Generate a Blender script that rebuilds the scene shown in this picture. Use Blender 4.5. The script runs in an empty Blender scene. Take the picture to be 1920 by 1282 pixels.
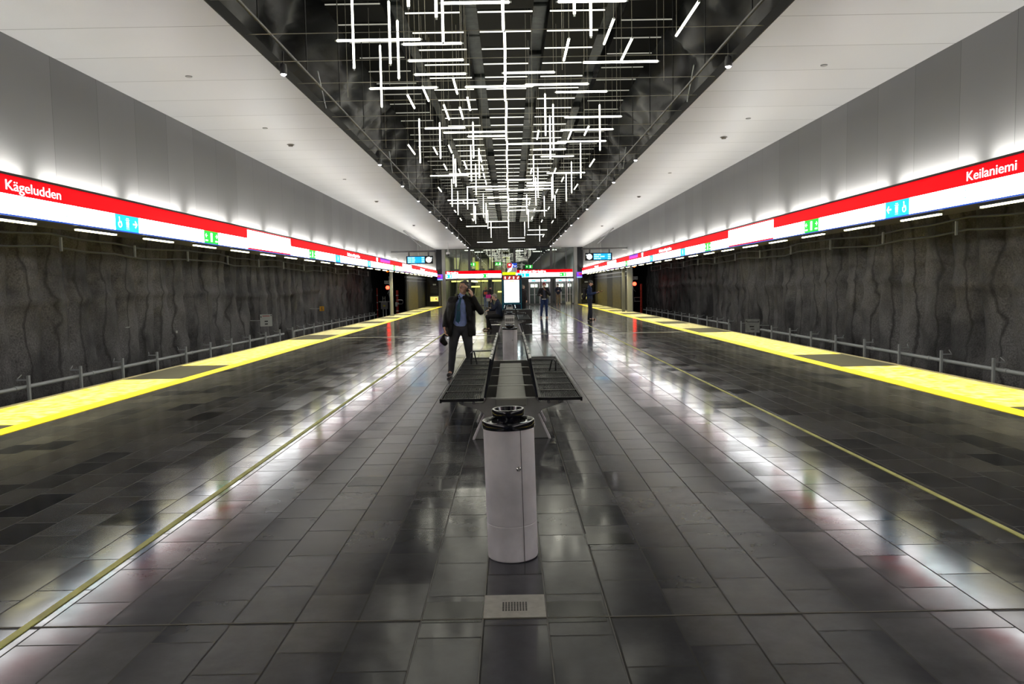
import bpy, bmesh, math, random
import numpy as np
from mathutils import Vector, Matrix, Quaternion
random.seed(7); rng = np.random.RandomState(5)
PI = math.pi
sc = bpy.context.scene
COL = sc.collection

# ------------------------------------------------------------------ camera
CH = 1.62                      # eye height above the platform
FPX = 1400.0                   # focal length in pixels of a 1920 wide frame
pitch, yaw, roll = math.atan(103/FPX), -math.atan(-2/FPX), math.radians(1.03)
cd = bpy.data.cameras.new('camera'); cam = bpy.data.objects.new('camera', cd); COL.objects.link(cam)
sc.camera = cam
cd.sensor_width = 36; cd.lens = 36*FPX/1920; cd.clip_start = .05; cd.clip_end = 400
fw = Vector((math.sin(yaw)*math.cos(pitch), math.cos(yaw)*math.cos(pitch), -math.sin(pitch)))
r0 = Vector((math.cos(yaw), -math.sin(yaw), 0)); u0 = r0.cross(fw)
rt = (r0*math.cos(roll) - u0*math.sin(roll)).normalized(); up = rt.cross(fw).normalized()
M = Matrix((rt, up, -fw)).transposed().to_4x4(); M.translation = (0, 0, CH)
cam.matrix_world = M
def ray(px, py): return (fw*FPX + rt*(px-960) - up*(py-641))
def onZ(px, py, z): d = ray(px, py); return Vector((0,0,CH)) + d*((z-CH)/d.z)
def onY(px, py, y): d = ray(px, py); return Vector((0,0,CH)) + d*(y/d.y)
def onX(px, py, x): d = ray(px, py); return Vector((0,0,CH)) + d*(x/d.x)

# ------------------------------------------------------------------ world + exposure
w = bpy.data.worlds.new('world'); sc.world = w; w.use_nodes = True
w.node_tree.nodes['Background'].inputs[0].default_value = (.8, .85, 1, 1)
w.node_tree.nodes['Background'].inputs[1].default_value = .02
vs = sc.view_settings
vs.view_transform = 'Standard'; vs.look = 'None'; vs.gamma = 1; vs.use_curve_mapping = False
vs.exposure = 0.0
sc.cycles.max_bounces = 6; sc.cycles.diffuse_bounces = 3; sc.cycles.glossy_bounces = 4
sc.cycles.transparent_max_bounces = 12
sc.cycles.sample_clamp_indirect = 6

# tunable light levels
E_TUBE, E_SIGNW, E_SIGNR, E_UNDER, E_UPL, E_DOWN, E_SPOT = 8.0, 9.0, 1.02, 9.0, 25.0, 48.0, 9.0

def lamp(kind, name, loc, energy, color=(1,1,1), rot=(0,0,0), size=.1, sy=None, spread=None, spot=None):
    l = bpy.data.lights.new(name, kind); l.energy = energy; l.color = color
    if kind == 'AREA':
        l.shape = 'RECTANGLE' if sy else 'SQUARE'; l.size = size
        if sy: l.size_y = sy
        if spread: l.spread = spread
    else: l.shadow_soft_size = size
    if kind == 'SPOT': l.spot_size = spot; l.spot_blend = .8
    o = bpy.data.objects.new(name, l); o.location = loc; o.rotation_euler = rot; COL.objects.link(o)
    return o
EL = 67.0                      # far end of the hall
XS, XW, ZS = 6.40, 6.60, CH+3.45   # sign plane, upper wall plane, soffit height
XI = 3.566                     # inner edge of the soffits
# uplight washing the upper walls from the top of the sign, and downlight over the track edge
for s in (-1, 1):
    y = -3.0-2.45*4
    while y < 66:
        lamp('AREA', 'wall_washer_light', (s*(XW-.15), y, 3.21), E_UPL, (1,.97,.90), (PI, s*math.radians(22), 0), .06, 2.1)
        y += 2.45
    y = 10.7-1.15-2.165*9
    while y < 65:
        lamp('AREA', 'edge_down_light', (s*6.72, y+.575, 2.60), E_DOWN, (1,.90,.46), (0,0,0), .08, 1.15, spread=math.radians(112))
        y += 2.165
    y = -6.0
    while y < 66:      # unseen fill lights added over the tracks to brighten the rock faces
        lamp('AREA', 'track_fill_light', (s*8.7, y, 4.6), 40, (1,.98,.95), (0,-s*math.radians(-28),0), .2, 1.2)
        y += 4.5
# ------------------------------------------------------------------ materials
MATS = {}
def pm(name, col, rough=.5, metal=0, emit=None, es=0, spec=.5, noise=0, nscale=8, bump=0, coat=0, nstretch=None):
    if name in MATS: return MATS[name]
    m = bpy.data.materials.new(name); m.use_nodes = True; nt = m.node_tree; b = nt.nodes['Principled BSDF']
    b.inputs['Base Color'].default_value = (*col, 1); b.inputs['Roughness'].default_value = rough
    b.inputs['Metallic'].default_value = metal; b.inputs['Specular IOR Level'].default_value = spec
    if coat: b.inputs['Coat Weight'].default_value = coat
    if emit: b.inputs['Emission Color'].default_value = (*emit, 1); b.inputs['Emission Strength'].default_value = es
    if noise or bump:
        tc = nt.nodes.new('ShaderNodeTexCoord'); n = nt.nodes.new('ShaderNodeTexNoise')
        n.inputs['Scale'].default_value = nscale; n.inputs['Detail'].default_value = 6
        src = tc.outputs['Object']
        if nstretch:
            mp = nt.nodes.new('ShaderNodeMapping'); mp.inputs['Scale'].default_value = nstretch
            nt.links.new(src, mp.inputs[0]); src = mp.outputs[0]
        nt.links.new(src, n.inputs['Vector'])
        if noise:
            r = nt.nodes.new('ShaderNodeMapRange'); r.inputs[1].default_value = .3; r.inputs[2].default_value = .7
            r.inputs[3].default_value = 1-noise; r.inputs[4].default_value = 1+noise
            mx = nt.nodes.new('ShaderNodeVectorMath'); mx.operation = 'SCALE'; mx.inputs[0].default_value = col
            nt.links.new(n.outputs[0], r.inputs[0]); nt.links.new(r.outputs[0], mx.inputs['Scale'])
            nt.links.new(mx.outputs[0], b.inputs['Base Color'])
        if bump:
            bp = nt.nodes.new('ShaderNodeBump'); bp.inputs['Strength'].default_value = bump; bp.inputs['Distance'].default_value = .02
            nt.links.new(n.outputs[0], bp.inputs['Height']); nt.links.new(bp.outputs[0], b.inputs['Normal'])
    MATS[name] = m; return m

def floor_mat():
    m = bpy.data.materials.new('slate_tiles'); m.use_nodes = True; nt = m.node_tree; N = nt.nodes; L = nt.links
    b = N['Principled BSDF']; tc = N.new('ShaderNodeTexCoord')
    mp = N.new('ShaderNodeMapping'); mp.inputs['Rotation'].default_value = (0,0,PI/2); mp.inputs['Location'].default_value = (.07,.155,0)
    L.new(tc.outputs['Object'], mp.inputs[0])
    br = N.new('ShaderNodeTexBrick'); L.new(mp.outputs[0], br.inputs['Vector'])
    br.offset = .37; br.offset_frequency = 2; br.squash = 1.35; br.squash_frequency = 3
    br.inputs['Scale'].default_value = 1; br.inputs['Brick Width'].default_value = .47; br.inputs['Row Height'].default_value = .31
    br.inputs['Mortar Size'].default_value = .005; br.inputs['Mortar Smooth'].default_value = .1; br.inputs['Bias'].default_value = 0
    br.inputs['Color1'].default_value = (0,0,0,1); br.inputs['Color2'].default_value = (1,1,1,1); br.inputs['Mortar'].default_value = (.5,.5,.5,1)
    # tile tone
    ramp = N.new('ShaderNodeValToRGB'); e = ramp.color_ramp.elements
    e[0].position = 0; e[0].color = (.028,.030,.038,1); e[1].position = 1; e[1].color = (.10,.10,.103,1)
    for p, c in ((.12,(.038,.040,.049,1)), (.2,(.058,.060,.068,1)), (.85,(.075,.075,.081,1))):
        q = e.new(p); q.color = c
    L.new(br.outputs['Color'], ramp.inputs[0])
    n = N.new('ShaderNodeTexNoise'); n.inputs['Scale'].default_value = 2.2; n.inputs['Detail'].default_value = 8; n.inputs['Roughness'].default_value = .65
    L.new(tc.outputs['Object'], n.inputs['Vector'])
    r = N.new('ShaderNodeMapRange'); r.inputs[1].default_value=.3; r.inputs[2].default_value=.7; r.inputs[3].default_value=.72; r.inputs[4].default_value=1.28
    L.new(n.outputs[0], r.inputs[0])
    sc1 = N.new('ShaderNodeVectorMath'); sc1.operation='SCALE'; L.new(ramp.outputs[0], sc1.inputs[0]); L.new(r.outputs[0], sc1.inputs['Scale'])
    mixm = N.new('ShaderNodeMix'); mixm.data_type='RGBA'; L.new(br.outputs['Fac'], mixm.inputs['Factor'])
    L.new(sc1.outputs[0], mixm.inputs['A']); mixm.inputs['B'].default_value = (.008,.007,.006,1)
    L.new(mixm.outputs['Result'], b.inputs['Base Color'])
    n2 = N.new('ShaderNodeTexNoise'); n2.inputs['Scale'].default_value = 3; n2.inputs['Detail'].default_value = 5
    mp2 = N.new('ShaderNodeMapping'); mp2.inputs['Scale'].default_value = (1,2.5,1)
    L.new(tc.outputs['Object'], mp2.inputs[0]); L.new(mp2.outputs[0], n2.inputs['Vector'])
    r2 = N.new('ShaderNodeMapRange'); r2.inputs[1].default_value=.3; r2.inputs[2].default_value=.7; r2.inputs[3].default_value=.07; r2.inputs[4].default_value=.12
    L.new(n2.outputs[0], r2.inputs[0])
    wr=N.new('ShaderNodeTexWhiteNoise'); wr.noise_dimensions='1D'
    wa=N.new('ShaderNodeMath'); wa.operation='ADD'; L.new(br.outputs['Color'],wa.inputs[0]); wa.inputs[1].default_value=3.7; L.new(wa.outputs[0],wr.inputs['W'])
    wm=N.new('ShaderNodeMapRange'); wm.inputs[3].default_value=.0; wm.inputs[4].default_value=.07; L.new(wr.outputs['Value'],wm.inputs[0])
    ws=N.new('ShaderNodeMath'); ws.operation='ADD'; L.new(wm.outputs[0],ws.inputs[0]); L.new(r2.outputs[0],ws.inputs[1])
    ad = N.new('ShaderNodeMath'); ad.operation='MULTIPLY_ADD'; L.new(br.outputs['Fac'], ad.inputs[0]); ad.inputs[1].default_value=.4; L.new(ws.outputs[0], ad.inputs[2])
    L.new(ad.outputs[0], b.inputs['Roughness'])
    b.inputs['Specular IOR Level'].default_value = .26
    # every tile lies at a slightly different tilt
    wn = N.new('ShaderNodeTexWhiteNoise'); wn.noise_dimensions='1D'; L.new(br.outputs['Color'], wn.inputs['W'])
    sub = N.new('ShaderNodeVectorMath'); sub.operation='SUBTRACT'; L.new(wn.outputs['Color'], sub.inputs[0]); sub.inputs[1].default_value=(.5,.5,.5)
    s2 = N.new('ShaderNodeVectorMath'); s2.operation='SCALE'; L.new(sub.outputs[0], s2.inputs[0]); s2.inputs['Scale'].default_value=.008
    geo = N.new('ShaderNodeNewGeometry')
    a2 = N.new('ShaderNodeVectorMath'); L.new(geo.outputs['Normal'], a2.inputs[0]); L.new(s2.outputs[0], a2.inputs[1])
    nm = N.new('ShaderNodeVectorMath'); nm.operation='NORMALIZE'; L.new(a2.outputs[0], nm.inputs[0]); L.new(nm.outputs[0], b.inputs['Normal'])
    return m

def panel_mat(name, col, axis, pitch_, off=0, rough=.35, metal=.0, w_=.006, var=.06, second=None):
    """metal cladding with thin joints every pitch_ along an axis"""
    m = bpy.data.materials.new(name); m.use_nodes = True; nt = m.node_tree; N = nt.nodes; L = nt.links
    b = N['Principled BSDF']; g = N.new('ShaderNodeNewGeometry'); sx = N.new('ShaderNodeSeparateXYZ'); L.new(g.outputs['Position'], sx.inputs[0])
    def joint(ax, pt, of, ww):
        a = N.new('ShaderNodeMath'); a.operation='ADD'; a.inputs[1].default_value = 1000*pt-of; L.new(sx.outputs[ax], a.inputs[0])
        mo = N.new('ShaderNodeMath'); mo.operation='MODULO'; mo.inputs[1].default_value = pt; L.new(a.outputs[0], mo.inputs[0])
        lt = N.new('ShaderNodeMath'); lt.operation='LESS_THAN'; lt.inputs[1].default_value = ww; L.new(mo.outputs[0], lt.inputs[0])
        dv = N.new('ShaderNodeMath'); dv.operation='DIVIDE'; dv.inputs[1].default_value = pt; L.new(a.outputs[0], dv.inputs[0])
        fl = N.new('ShaderNodeMath'); fl.operation='FLOOR'; L.new(dv.outputs[0], fl.inputs[0])
        return lt, fl
    j, fl = joint(axis, pitch_, off, w_)
    jo = j.outputs[0]
    if second:
        j2, _ = joint(*second, w_*.7)
        mxx = N.new('ShaderNodeMath'); mxx.operation='MAXIMUM'; L.new(j.outputs[0], mxx.inputs[0]); L.new(j2.outputs[0], mxx.inputs[1]); jo = mxx.outputs[0]
    wn = N.new('ShaderNodeTexWhiteNoise'); wn.noise_dimensions='1D'; L.new(fl.outputs[0], wn.inputs['W'])
    r = N.new('ShaderNodeMapRange'); r.inputs[3].default_value=1-var; r.inputs[4].default_value=1+var; L.new(wn.outputs['Value'], r.inputs[0])
    s = N.new('ShaderNodeVectorMath'); s.operation='SCALE'; s.inputs[0].default_value = col; L.new(r.outputs[0], s.inputs['Scale'])
    mx = N.new('ShaderNodeMix'); mx.data_type='RGBA'; L.new(jo, mx.inputs['Factor']); L.new(s.outputs[0], mx.inputs['A'])
    mx.inputs['B'].default_value = (*[c*.4 for c in col], 1)
    L.new(mx.outputs['Result'], b.inputs['Base Color']); b.inputs['Roughness'].default_value = rough; b.inputs['Metallic'].default_value = metal
    n = N.new('ShaderNodeTexNoise'); n.inputs['Scale'].default_value = .9
    L.new(g.outputs['Position'], n.inputs['Vector'])
    bp = N.new('ShaderNodeBump'); bp.inputs['Strength'].default_value=.15; bp.inputs['Distance'].default_value=.05
    L.new(n.outputs[0], bp.inputs['Height']); L.new(bp.outputs[0], b.inputs['Normal'])
    return m

def rock_mat():
    m = bpy.data.materials.new('black_rock_membrane'); m.use_nodes = True; nt = m.node_tree; N = nt.nodes; L = nt.links
    b = N['Principled BSDF']; g = N.new('ShaderNodeNewGeometry')
    n = N.new('ShaderNodeTexNoise'); n.inputs['Scale'].default_value=.55; n.inputs['Detail'].default_value=9; n.inputs['Roughness'].default_value=.6
    L.new(g.outputs['Position'], n.inputs['Vector'])
    n2 = N.new('ShaderNodeTexNoise'); n2.inputs['Scale'].default_value=26; n2.inputs['Detail'].default_value=3; L.new(g.outputs['Position'], n2.inputs['Vector'])
    ramp = N.new('ShaderNodeValToRGB'); e = ramp.color_ramp.elements
    e[0].position=.36; e[0].color=(.036,.036,.038,1); e[1].position=.62; e[1].color=(.20,.195,.195,1)
    L.new(n.outputs[0], ramp.inputs[0])
    r = N.new('ShaderNodeMapRange'); r.inputs[1].default_value=.25; r.inputs[2].default_value=.75; r.inputs[3].default_value=.45; r.inputs[4].default_value=1.55; L.new(n2.outputs[0], r.inputs[0])
    s = N.new('ShaderNodeVectorMath'); s.operation='SCALE'; L.new(ramp.outputs[0], s.inputs[0]); L.new(r.outputs[0], s.inputs['Scale'])
    # lime streaks
    mp = N.new('ShaderNodeMapping'); mp.inputs['Scale'].default_value=(1,1.6,.5); L.new(g.outputs['Position'], mp.inputs[0])
    n4 = N.new('ShaderNodeTexNoise'); n4.inputs['Scale'].default_value=1.7; n4.inputs['Detail'].default_value=8; n4.inputs['Roughness'].default_value=.75; L.new(mp.outputs[0], n4.inputs['Vector'])
    r4 = N.new('ShaderNodeMapRange'); r4.inputs[1].default_value=.685; r4.inputs[2].default_value=.74; L.new(n4.outputs[0], r4.inputs[0])
    mx = N.new('ShaderNodeMix'); mx.data_type='RGBA'; L.new(r4.outputs[0], mx.inputs['Factor']); L.new(s.outputs[0], mx.inputs['A']); mx.inputs['B'].default_value=(.4,.39,.36,1)
    # wavy vertical membrane seams, darkened to paint in the shade of the creases
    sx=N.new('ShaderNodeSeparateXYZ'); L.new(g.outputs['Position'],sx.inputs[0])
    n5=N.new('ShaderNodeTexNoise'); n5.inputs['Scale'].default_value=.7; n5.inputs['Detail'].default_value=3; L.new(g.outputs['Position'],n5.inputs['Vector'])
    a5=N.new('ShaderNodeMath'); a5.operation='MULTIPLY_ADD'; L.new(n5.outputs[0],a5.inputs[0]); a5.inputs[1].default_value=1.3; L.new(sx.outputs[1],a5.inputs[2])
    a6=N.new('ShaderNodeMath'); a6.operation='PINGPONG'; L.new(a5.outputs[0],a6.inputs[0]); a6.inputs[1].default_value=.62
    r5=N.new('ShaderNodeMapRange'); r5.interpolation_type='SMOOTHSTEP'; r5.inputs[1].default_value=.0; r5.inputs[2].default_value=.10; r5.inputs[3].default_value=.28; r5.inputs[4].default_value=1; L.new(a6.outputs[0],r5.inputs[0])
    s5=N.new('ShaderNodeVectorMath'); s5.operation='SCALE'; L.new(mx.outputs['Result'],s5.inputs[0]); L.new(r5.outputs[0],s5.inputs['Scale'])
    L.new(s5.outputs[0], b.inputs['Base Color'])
    b.inputs['Roughness'].default_value=.5
    bp = N.new('ShaderNodeBump'); bp.inputs['Strength'].default_value=.5; bp.inputs['Distance'].default_value=.03
    L.new(n2.outputs[0], bp.inputs['Height']); L.new(bp.outputs[0], b.inputs['Normal'])
    return m

def glass_mat(name, tint, refl=.9):
    m = bpy.data.materials.new(name); m.use_nodes = True; nt = m.node_tree; N = nt.nodes; L = nt.links
    N.remove(N['Principled BSDF']); o = N['Material Output']
    t = N.new('ShaderNodeBsdfTransparent'); t.inputs[0].default_value=(*tint,1)
    g = N.new('ShaderNodeBsdfGlossy'); g.inputs['Roughness'].default_value=.02
    f = N.new('ShaderNodeFresnel'); f.inputs[0].default_value=1.9; mx = N.new('ShaderNodeMixShader')
    L.new(f.outputs[0], mx.inputs[0]); L.new(t.outputs[0], mx.inputs[1]); L.new(g.outputs[0], mx.inputs[2]); L.new(mx.outputs[0], o.inputs[0])
    return m

steel = pm('brushed_steel', (.78,.75,.78), .45, .15, noise=.2, nscale=3.5)
cast = pm('cast_aluminium', (.42,.42,.40), .4, .6, noise=.1, nscale=5)
chrome = pm('chrome', (.8,.8,.82), .12, 1)
galv = pm('galvanised_pipe', (.62,.65,.65), .45, .25)
blackgloss = pm('black_gloss', (.008,.009,.014), .12, 0, spec=.6)
blackpaint = pm('black_paint', (.009,.009,.012), .45, spec=.35)
blackmatte = pm('black_matte', (.012,.012,.012), .8)
darksteel = pm('dark_steel', (.10,.10,.105), .4, .4)
greysteel = pm('grey_column_paint', (.26,.26,.25), .45, .2)
tube_m = pm('led_tube_glow', (1,1,1), .5, emit=(1,.98,.82), es=E_TUBE)
strip_m = pm('thin_led_strip', (1,1,1), .5, emit=(1,1,.85), es=1.6)
strip_dim = pm('dim_strip', (.7,.7,.6), .4, .3, emit=(1,.98,.85), es=.28)
wire_m = pm('steel_wire', (.45,.43,.36), .35, .2)
wiredark = pm('dark_rod', (.05,.05,.05), .5, .3)
signw = pm('sign_white_light', (1,1,1), .4, emit=(.96,.99,1), es=E_SIGNW)
signr = pm('sign_red_light', (.25,.0,.002), .5, emit=(1,.0,.006), es=E_SIGNR, spec=.1)
signtxt = pm('sign_letter_white', (1,1,1), .4, emit=(1,.97,1), es=2.2)
signcyan = pm('sign_cyan_light', (0,.5,.8), .4, emit=(0,.72,.95), es=1.0)
signgreen = pm('sign_green_light', (0,.6,.05), .4, emit=(.0,.75,.03), es=1.0)
bluefringe = pm('sign_blue_fringe', (0,.1,.7), .4, emit=(.02,.12,.9), es=.55)
palecyan = pm('sign_pale_print', (.4,.9,.9), .5, emit=(.28,.92,.92), es=.9)
signyel = pm('sign_yellow_light', (.8,.9,0), .4, emit=(.72,.95,.0), es=1.0)
purple = pm('poster_purple_light', (.2,.02,.6), .4, emit=(.16,.02,.75), es=.9)
magenta = pm('poster_magenta_light', (.6,.02,.5), .4, emit=(.8,.0,.55), es=1.0)
under_m = pm('edge_lamp_glow', (1,1,1), .5, emit=(1,.93,.55), es=E_UNDER)
upl_m = pm('wall_washer_glow', (1,1,1), .5, emit=(1,.97,.9), es=6)
spot_m = pm('spot_lens_glow', (1,1,1), .5, emit=(1,.98,1), es=14)
black_trim = pm('sign_black_frame', (.01,.01,.01), .5)
skin = pm('skin', (.74,.44,.32), .5, noise=.08, nscale=12)
white_eye = pm('eye_white', (.8,.8,.78), .3); iris = pm('eye_dark', (.03,.02,.015), .2); lips = pm('lips', (.38,.12,.10), .5)

# ------------------------------------------------------------------ mesh builder
class MB:
    def __init__(s): s.v=[]; s.f=[]
    def add(s, vs_, fs):
        b=len(s.v); s.v += [tuple(v) for v in vs_]; s.f += [tuple(i+b for i in f) for f in fs]; return s
    def box(s, c, d, rot=None):
        x,y,z = d[0]/2,d[1]/2,d[2]/2
        P=[Vector(p) for p in ((-x,-y,-z),(x,-y,-z),(x,y,-z),(-x,y,-z),(-x,-y,z),(x,-y,z),(x,y,z),(-x,y,z))]
        if rot is not None: P=[rot@p for p in P]
        c=Vector(c)
        return s.add([p+c for p in P], [(0,3,2,1),(4,5,6,7),(0,1,5,4),(1,2,6,5),(2,3,7,6),(3,0,4,7)])
    def bx(s, x0,x1,y0,y1,z0,z1): return s.box(((x0+x1)/2,(y0+y1)/2,(z0+z1)/2),(abs(x1-x0),abs(y1-y0),abs(z1-z0)))
    def tube(s, pts, r, n=8, cap=True):
        pts=[Vector(p) for p in pts]; rr = r if isinstance(r,(list,tuple)) else [r]*len(pts)
        vs_=[]; fs=[]; pu=None
        for i,p in enumerate(pts):
            d=(pts[min(i+1,len(pts)-1)]-pts[max(i-1,0)]).normalized()
            if pu is None:
                pu = d.cross(Vector((0,0,1)) if abs(d.z)<.9 else Vector((1,0,0))).normalized()
            else: pu=(pu-d*pu.dot(d)).normalized()
            q=d.cross(pu)
            for k in range(n):
                a=2*PI*k/n; vs_.append(p+(pu*math.cos(a)+q*math.sin(a))*rr[i])
        for i in range(len(pts)-1):
            for k in range(n): fs.append((i*n+k,i*n+(k+1)%n,(i+1)*n+(k+1)%n,(i+1)*n+k))
        if cap: fs.append(tuple(range(n-1,-1,-1))); fs.append(tuple((len(pts)-1)*n+k for k in range(n)))
        return s.add(vs_,fs)
    def lathe(s, prof, n=32, c=(0,0,0), a0=0, a1=2*PI):
        full = abs(a1-a0-2*PI)<1e-6; m = n if full else n+1
        vs_=[(c[0]+r*math.cos(a0+(a1-a0)*k/n), c[1]+r*math.sin(a0+(a1-a0)*k/n), c[2]+z) for r,z in prof for k in range(m)]
        fs=[]
        for i in range(len(prof)-1):
            for k in range(n):
                k2=(k+1)%m; fs.append((i*m+k,i*m+k2,(i+1)*m+k2,(i+1)*m+k))
        return s.add(vs_,fs)
    def prism_y(s, poly, y0, y1):      # polygon in xz extruded along y
        n=len(poly); vs_=[(x,y0,z) for x,z in poly]+[(x,y1,z) for x,z in poly]
        fs=[tuple(range(n)), tuple(range(2*n-1,n-1,-1))]+[(i,i+n,(i+1)%n+n,(i+1)%n) for i in range(n)]
        return s.add(vs_,fs)
    def sphere(s, c, r, n=12, m=8):
        if not isinstance(r,(tuple,list)): r=(r,r,r)
        vs_=[(c[0],c[1],c[2]-r[2])]
        for i in range(1,m):
            t=-PI/2+PI*i/m
            for k in range(n):
                a=2*PI*k/n; vs_.append((c[0]+r[0]*math.cos(t)*math.cos(a), c[1]+r[1]*math.cos(t)*math.sin(a), c[2]+r[2]*math.sin(t)))
        vs_.append((c[0],c[1],c[2]+r[2])); T=len(vs_)-1
        fs=[(0,1+(k+1)%n,1+k) for k in range(n)]+[(T,T-n+k,T-n+(k+1)%n) for k in range(n)]
        for i in range(m-2):
            for k in range(n): a=1+i*n+k; b_=1+i*n+(k+1)%n; fs.append((a,b_,b_+n,a+n))
        return s.add(vs_,fs)
    def build(s, name, mat, parent=None, loc=None, smooth=False, bevel=0, fix=True):
        me=bpy.data.meshes.new(name); me.from_pydata(s.v,[],s.f); me.update()
        if fix:
            bm=bmesh.new(); bm.from_mesh(me); bmesh.ops.recalc_face_normals(bm, faces=bm.faces); bm.to_mesh(me); bm.free()
        if smooth: me.shade_smooth()
        if smooth and smooth != True: me.set_sharp_from_angle(angle=math.radians(smooth))
        me.materials.append(mat); o=bpy.data.objects.new(name, me); COL.objects.link(o)
        if parent: o.parent=parent
        if loc is not None: o.location=loc
        if bevel:
            b=o.modifiers.new('bevel','BEVEL'); b.width=bevel; b.segments=2; b.limit_method='ANGLE'
        return o
def tag(o, label, cat, group=None, kind=None):
    o['label']=label; o['category']=cat
    if group: o['group']=group
    if kind: o['kind']=kind
    return o
def thing(name, label, cat, loc=(0,0,0), rz=0, group=None):
    o=bpy.data.objects.new(name,None); o.empty_display_size=.1; COL.objects.link(o); o.location=loc; o.rotation_euler=(0,0,rz)
    return tag(o,label,cat,group)
def struct(name, mb, mat, **k):
    o=mb.build(name,mat,**k); o['kind']='structure'; return o
def dup(o, loc=None, label=None, parent=None, group=None):
    c=o.copy(); COL.objects.link(c)
    if parent: c.parent=parent
    if loc is not None: c.location=loc
    if label: c['label']=label
    if group: c['group']=group
    for ch in list(o.children): dup(ch, parent=c)
    return c
def text(s, size, mat, parent, loc, rot, name='lettering', width=None, depth=.002, align='LEFT', bold=0):
    cu=bpy.data.curves.new(name,'FONT'); cu.body=s; cu.size=size; cu.extrude=depth; cu.align_x=align; cu.offset=bold
    o=bpy.data.objects.new(name,cu); COL.objects.link(o)
    bpy.context.view_layer.update(); dg=bpy.context.evaluated_depsgraph_get()
    me=bpy.data.meshes.new_from_object(o.evaluated_get(dg)); bpy.data.objects.remove(o); bpy.data.curves.remove(cu)
    if width:
        xs=[v.co.x for v in me.vertices]; k=width/(max(xs)-min(xs))
        for v in me.vertices: v.co.x*=k
    me.materials.clear(); me.materials.append(mat)
    o=bpy.data.objects.new(name,me); COL.objects.link(o); o.parent=parent; o.location=loc; o.rotation_euler=rot
    return o

# ------------------------------------------------------------------ the hall
Y0=-18.0
struct('floor', MB().bx(-7.35,7.35,Y0,84,-.25,0), floor_mat())
trackm=pm('track_bed_gravel',(.035,.033,.03),.9,noise=.4,nscale=9,bump=.8)
for s in (-1,1):
    struct('floor', MB().bx(s*7.35,s*14,Y0,90,-1.35,-1.2), trackm)
    struct('trim_1', MB().bx(s*7.35,s*7.47,Y0,EL,-.22,.004), pm('edge_kerb',(.16,.14,.11),.6,noise=.2,nscale=6))
    struct('trim_2', MB().bx(s*7.3,s*7.36,Y0,EL,-1.2,-.22), pm('platform_side',(.05,.05,.05),.8))
# tactile band at the track edge: pale fields painted yellow near, cream far for the light, and dark grey fields
def speckle(name, c1, c2, th0=.42, th1=.62, scale=9):
    m=bpy.data.materials.new(name); m.use_nodes=True; nt=m.node_tree; b=nt.nodes['Principled BSDF']
    g=nt.nodes.new('ShaderNodeNewGeometry'); n=nt.nodes.new('ShaderNodeTexNoise'); n.inputs['Scale'].default_value=scale; n.inputs['Detail'].default_value=7
    r=nt.nodes.new('ShaderNodeValToRGB'); e=r.color_ramp.elements; e[0].position=th0; e[0].color=(*c1,1); e[1].position=th1; e[1].color=(*c2,1)
    nt.links.new(g.outputs['Position'],n.inputs['Vector']); nt.links.new(n.outputs[0],r.inputs[0]); nt.links.new(r.outputs[0],b.inputs['Base Color']); b.inputs['Roughness'].default_value=.45
    return m
yb=speckle('band_tiles_yellow_lit',(.80,.58,.0),(1.0,.95,.50),.38,.66,6)  # yellow light on the near pale tiles, put into their colour
cb=speckle('band_tiles_cream_far',(.26,.24,.12),(.50,.48,.32),.38,.62,6)
db=panel_mat('dark_edge_tiles',(.018,.018,.019),1,.30,0,.8,0,.006,.15,(0,.31,.1))
yl=speckle('yellow_edge_line',(.86,.62,.0),(.90,.70,.0))
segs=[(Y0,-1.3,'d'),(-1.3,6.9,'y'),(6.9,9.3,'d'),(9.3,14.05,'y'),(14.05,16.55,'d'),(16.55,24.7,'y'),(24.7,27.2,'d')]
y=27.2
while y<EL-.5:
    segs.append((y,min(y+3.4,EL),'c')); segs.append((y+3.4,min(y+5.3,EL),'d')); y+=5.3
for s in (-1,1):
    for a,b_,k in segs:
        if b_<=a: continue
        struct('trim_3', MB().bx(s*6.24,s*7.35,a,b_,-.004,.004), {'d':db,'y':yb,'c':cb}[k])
    struct('trim_4', MB().bx(s*5.97,s*6.24,Y0,EL,-.004,.006), yl)
guide=pm('guide_line_yellow',(.62,.62,.16),.5,noise=.25,nscale=4)
struct('trim_5', MB().bx(-2.42,-2.375,Y0,62,-.004,.005), guide)
struct('trim_6', MB().bx(3.165,3.205,Y0,EL,-.004,.005), guide)
struct('trim_7', MB().bx(-5.97,5.97,25.2,25.42,-.004,.003), pm('pale_cross_band',(.30,.29,.24),.25))
struct('trim_8', MB().bx(-5.97,5.97,3.545,3.556,-.004,.0025), pm('floor_joint',(.10,.09,.07),.6))
struct('trim_9', MB().bx(-.163,-.157,Y0,60,-.004,.0022).bx(.151,.157,Y0,60,-.004,.0022).bx(-.466,-.461,Y0,60,-.004,.0022).bx(.455,.460,Y0,60,-.004,.0022), pm('pale_joint',(.14,.135,.125),.5))

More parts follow.
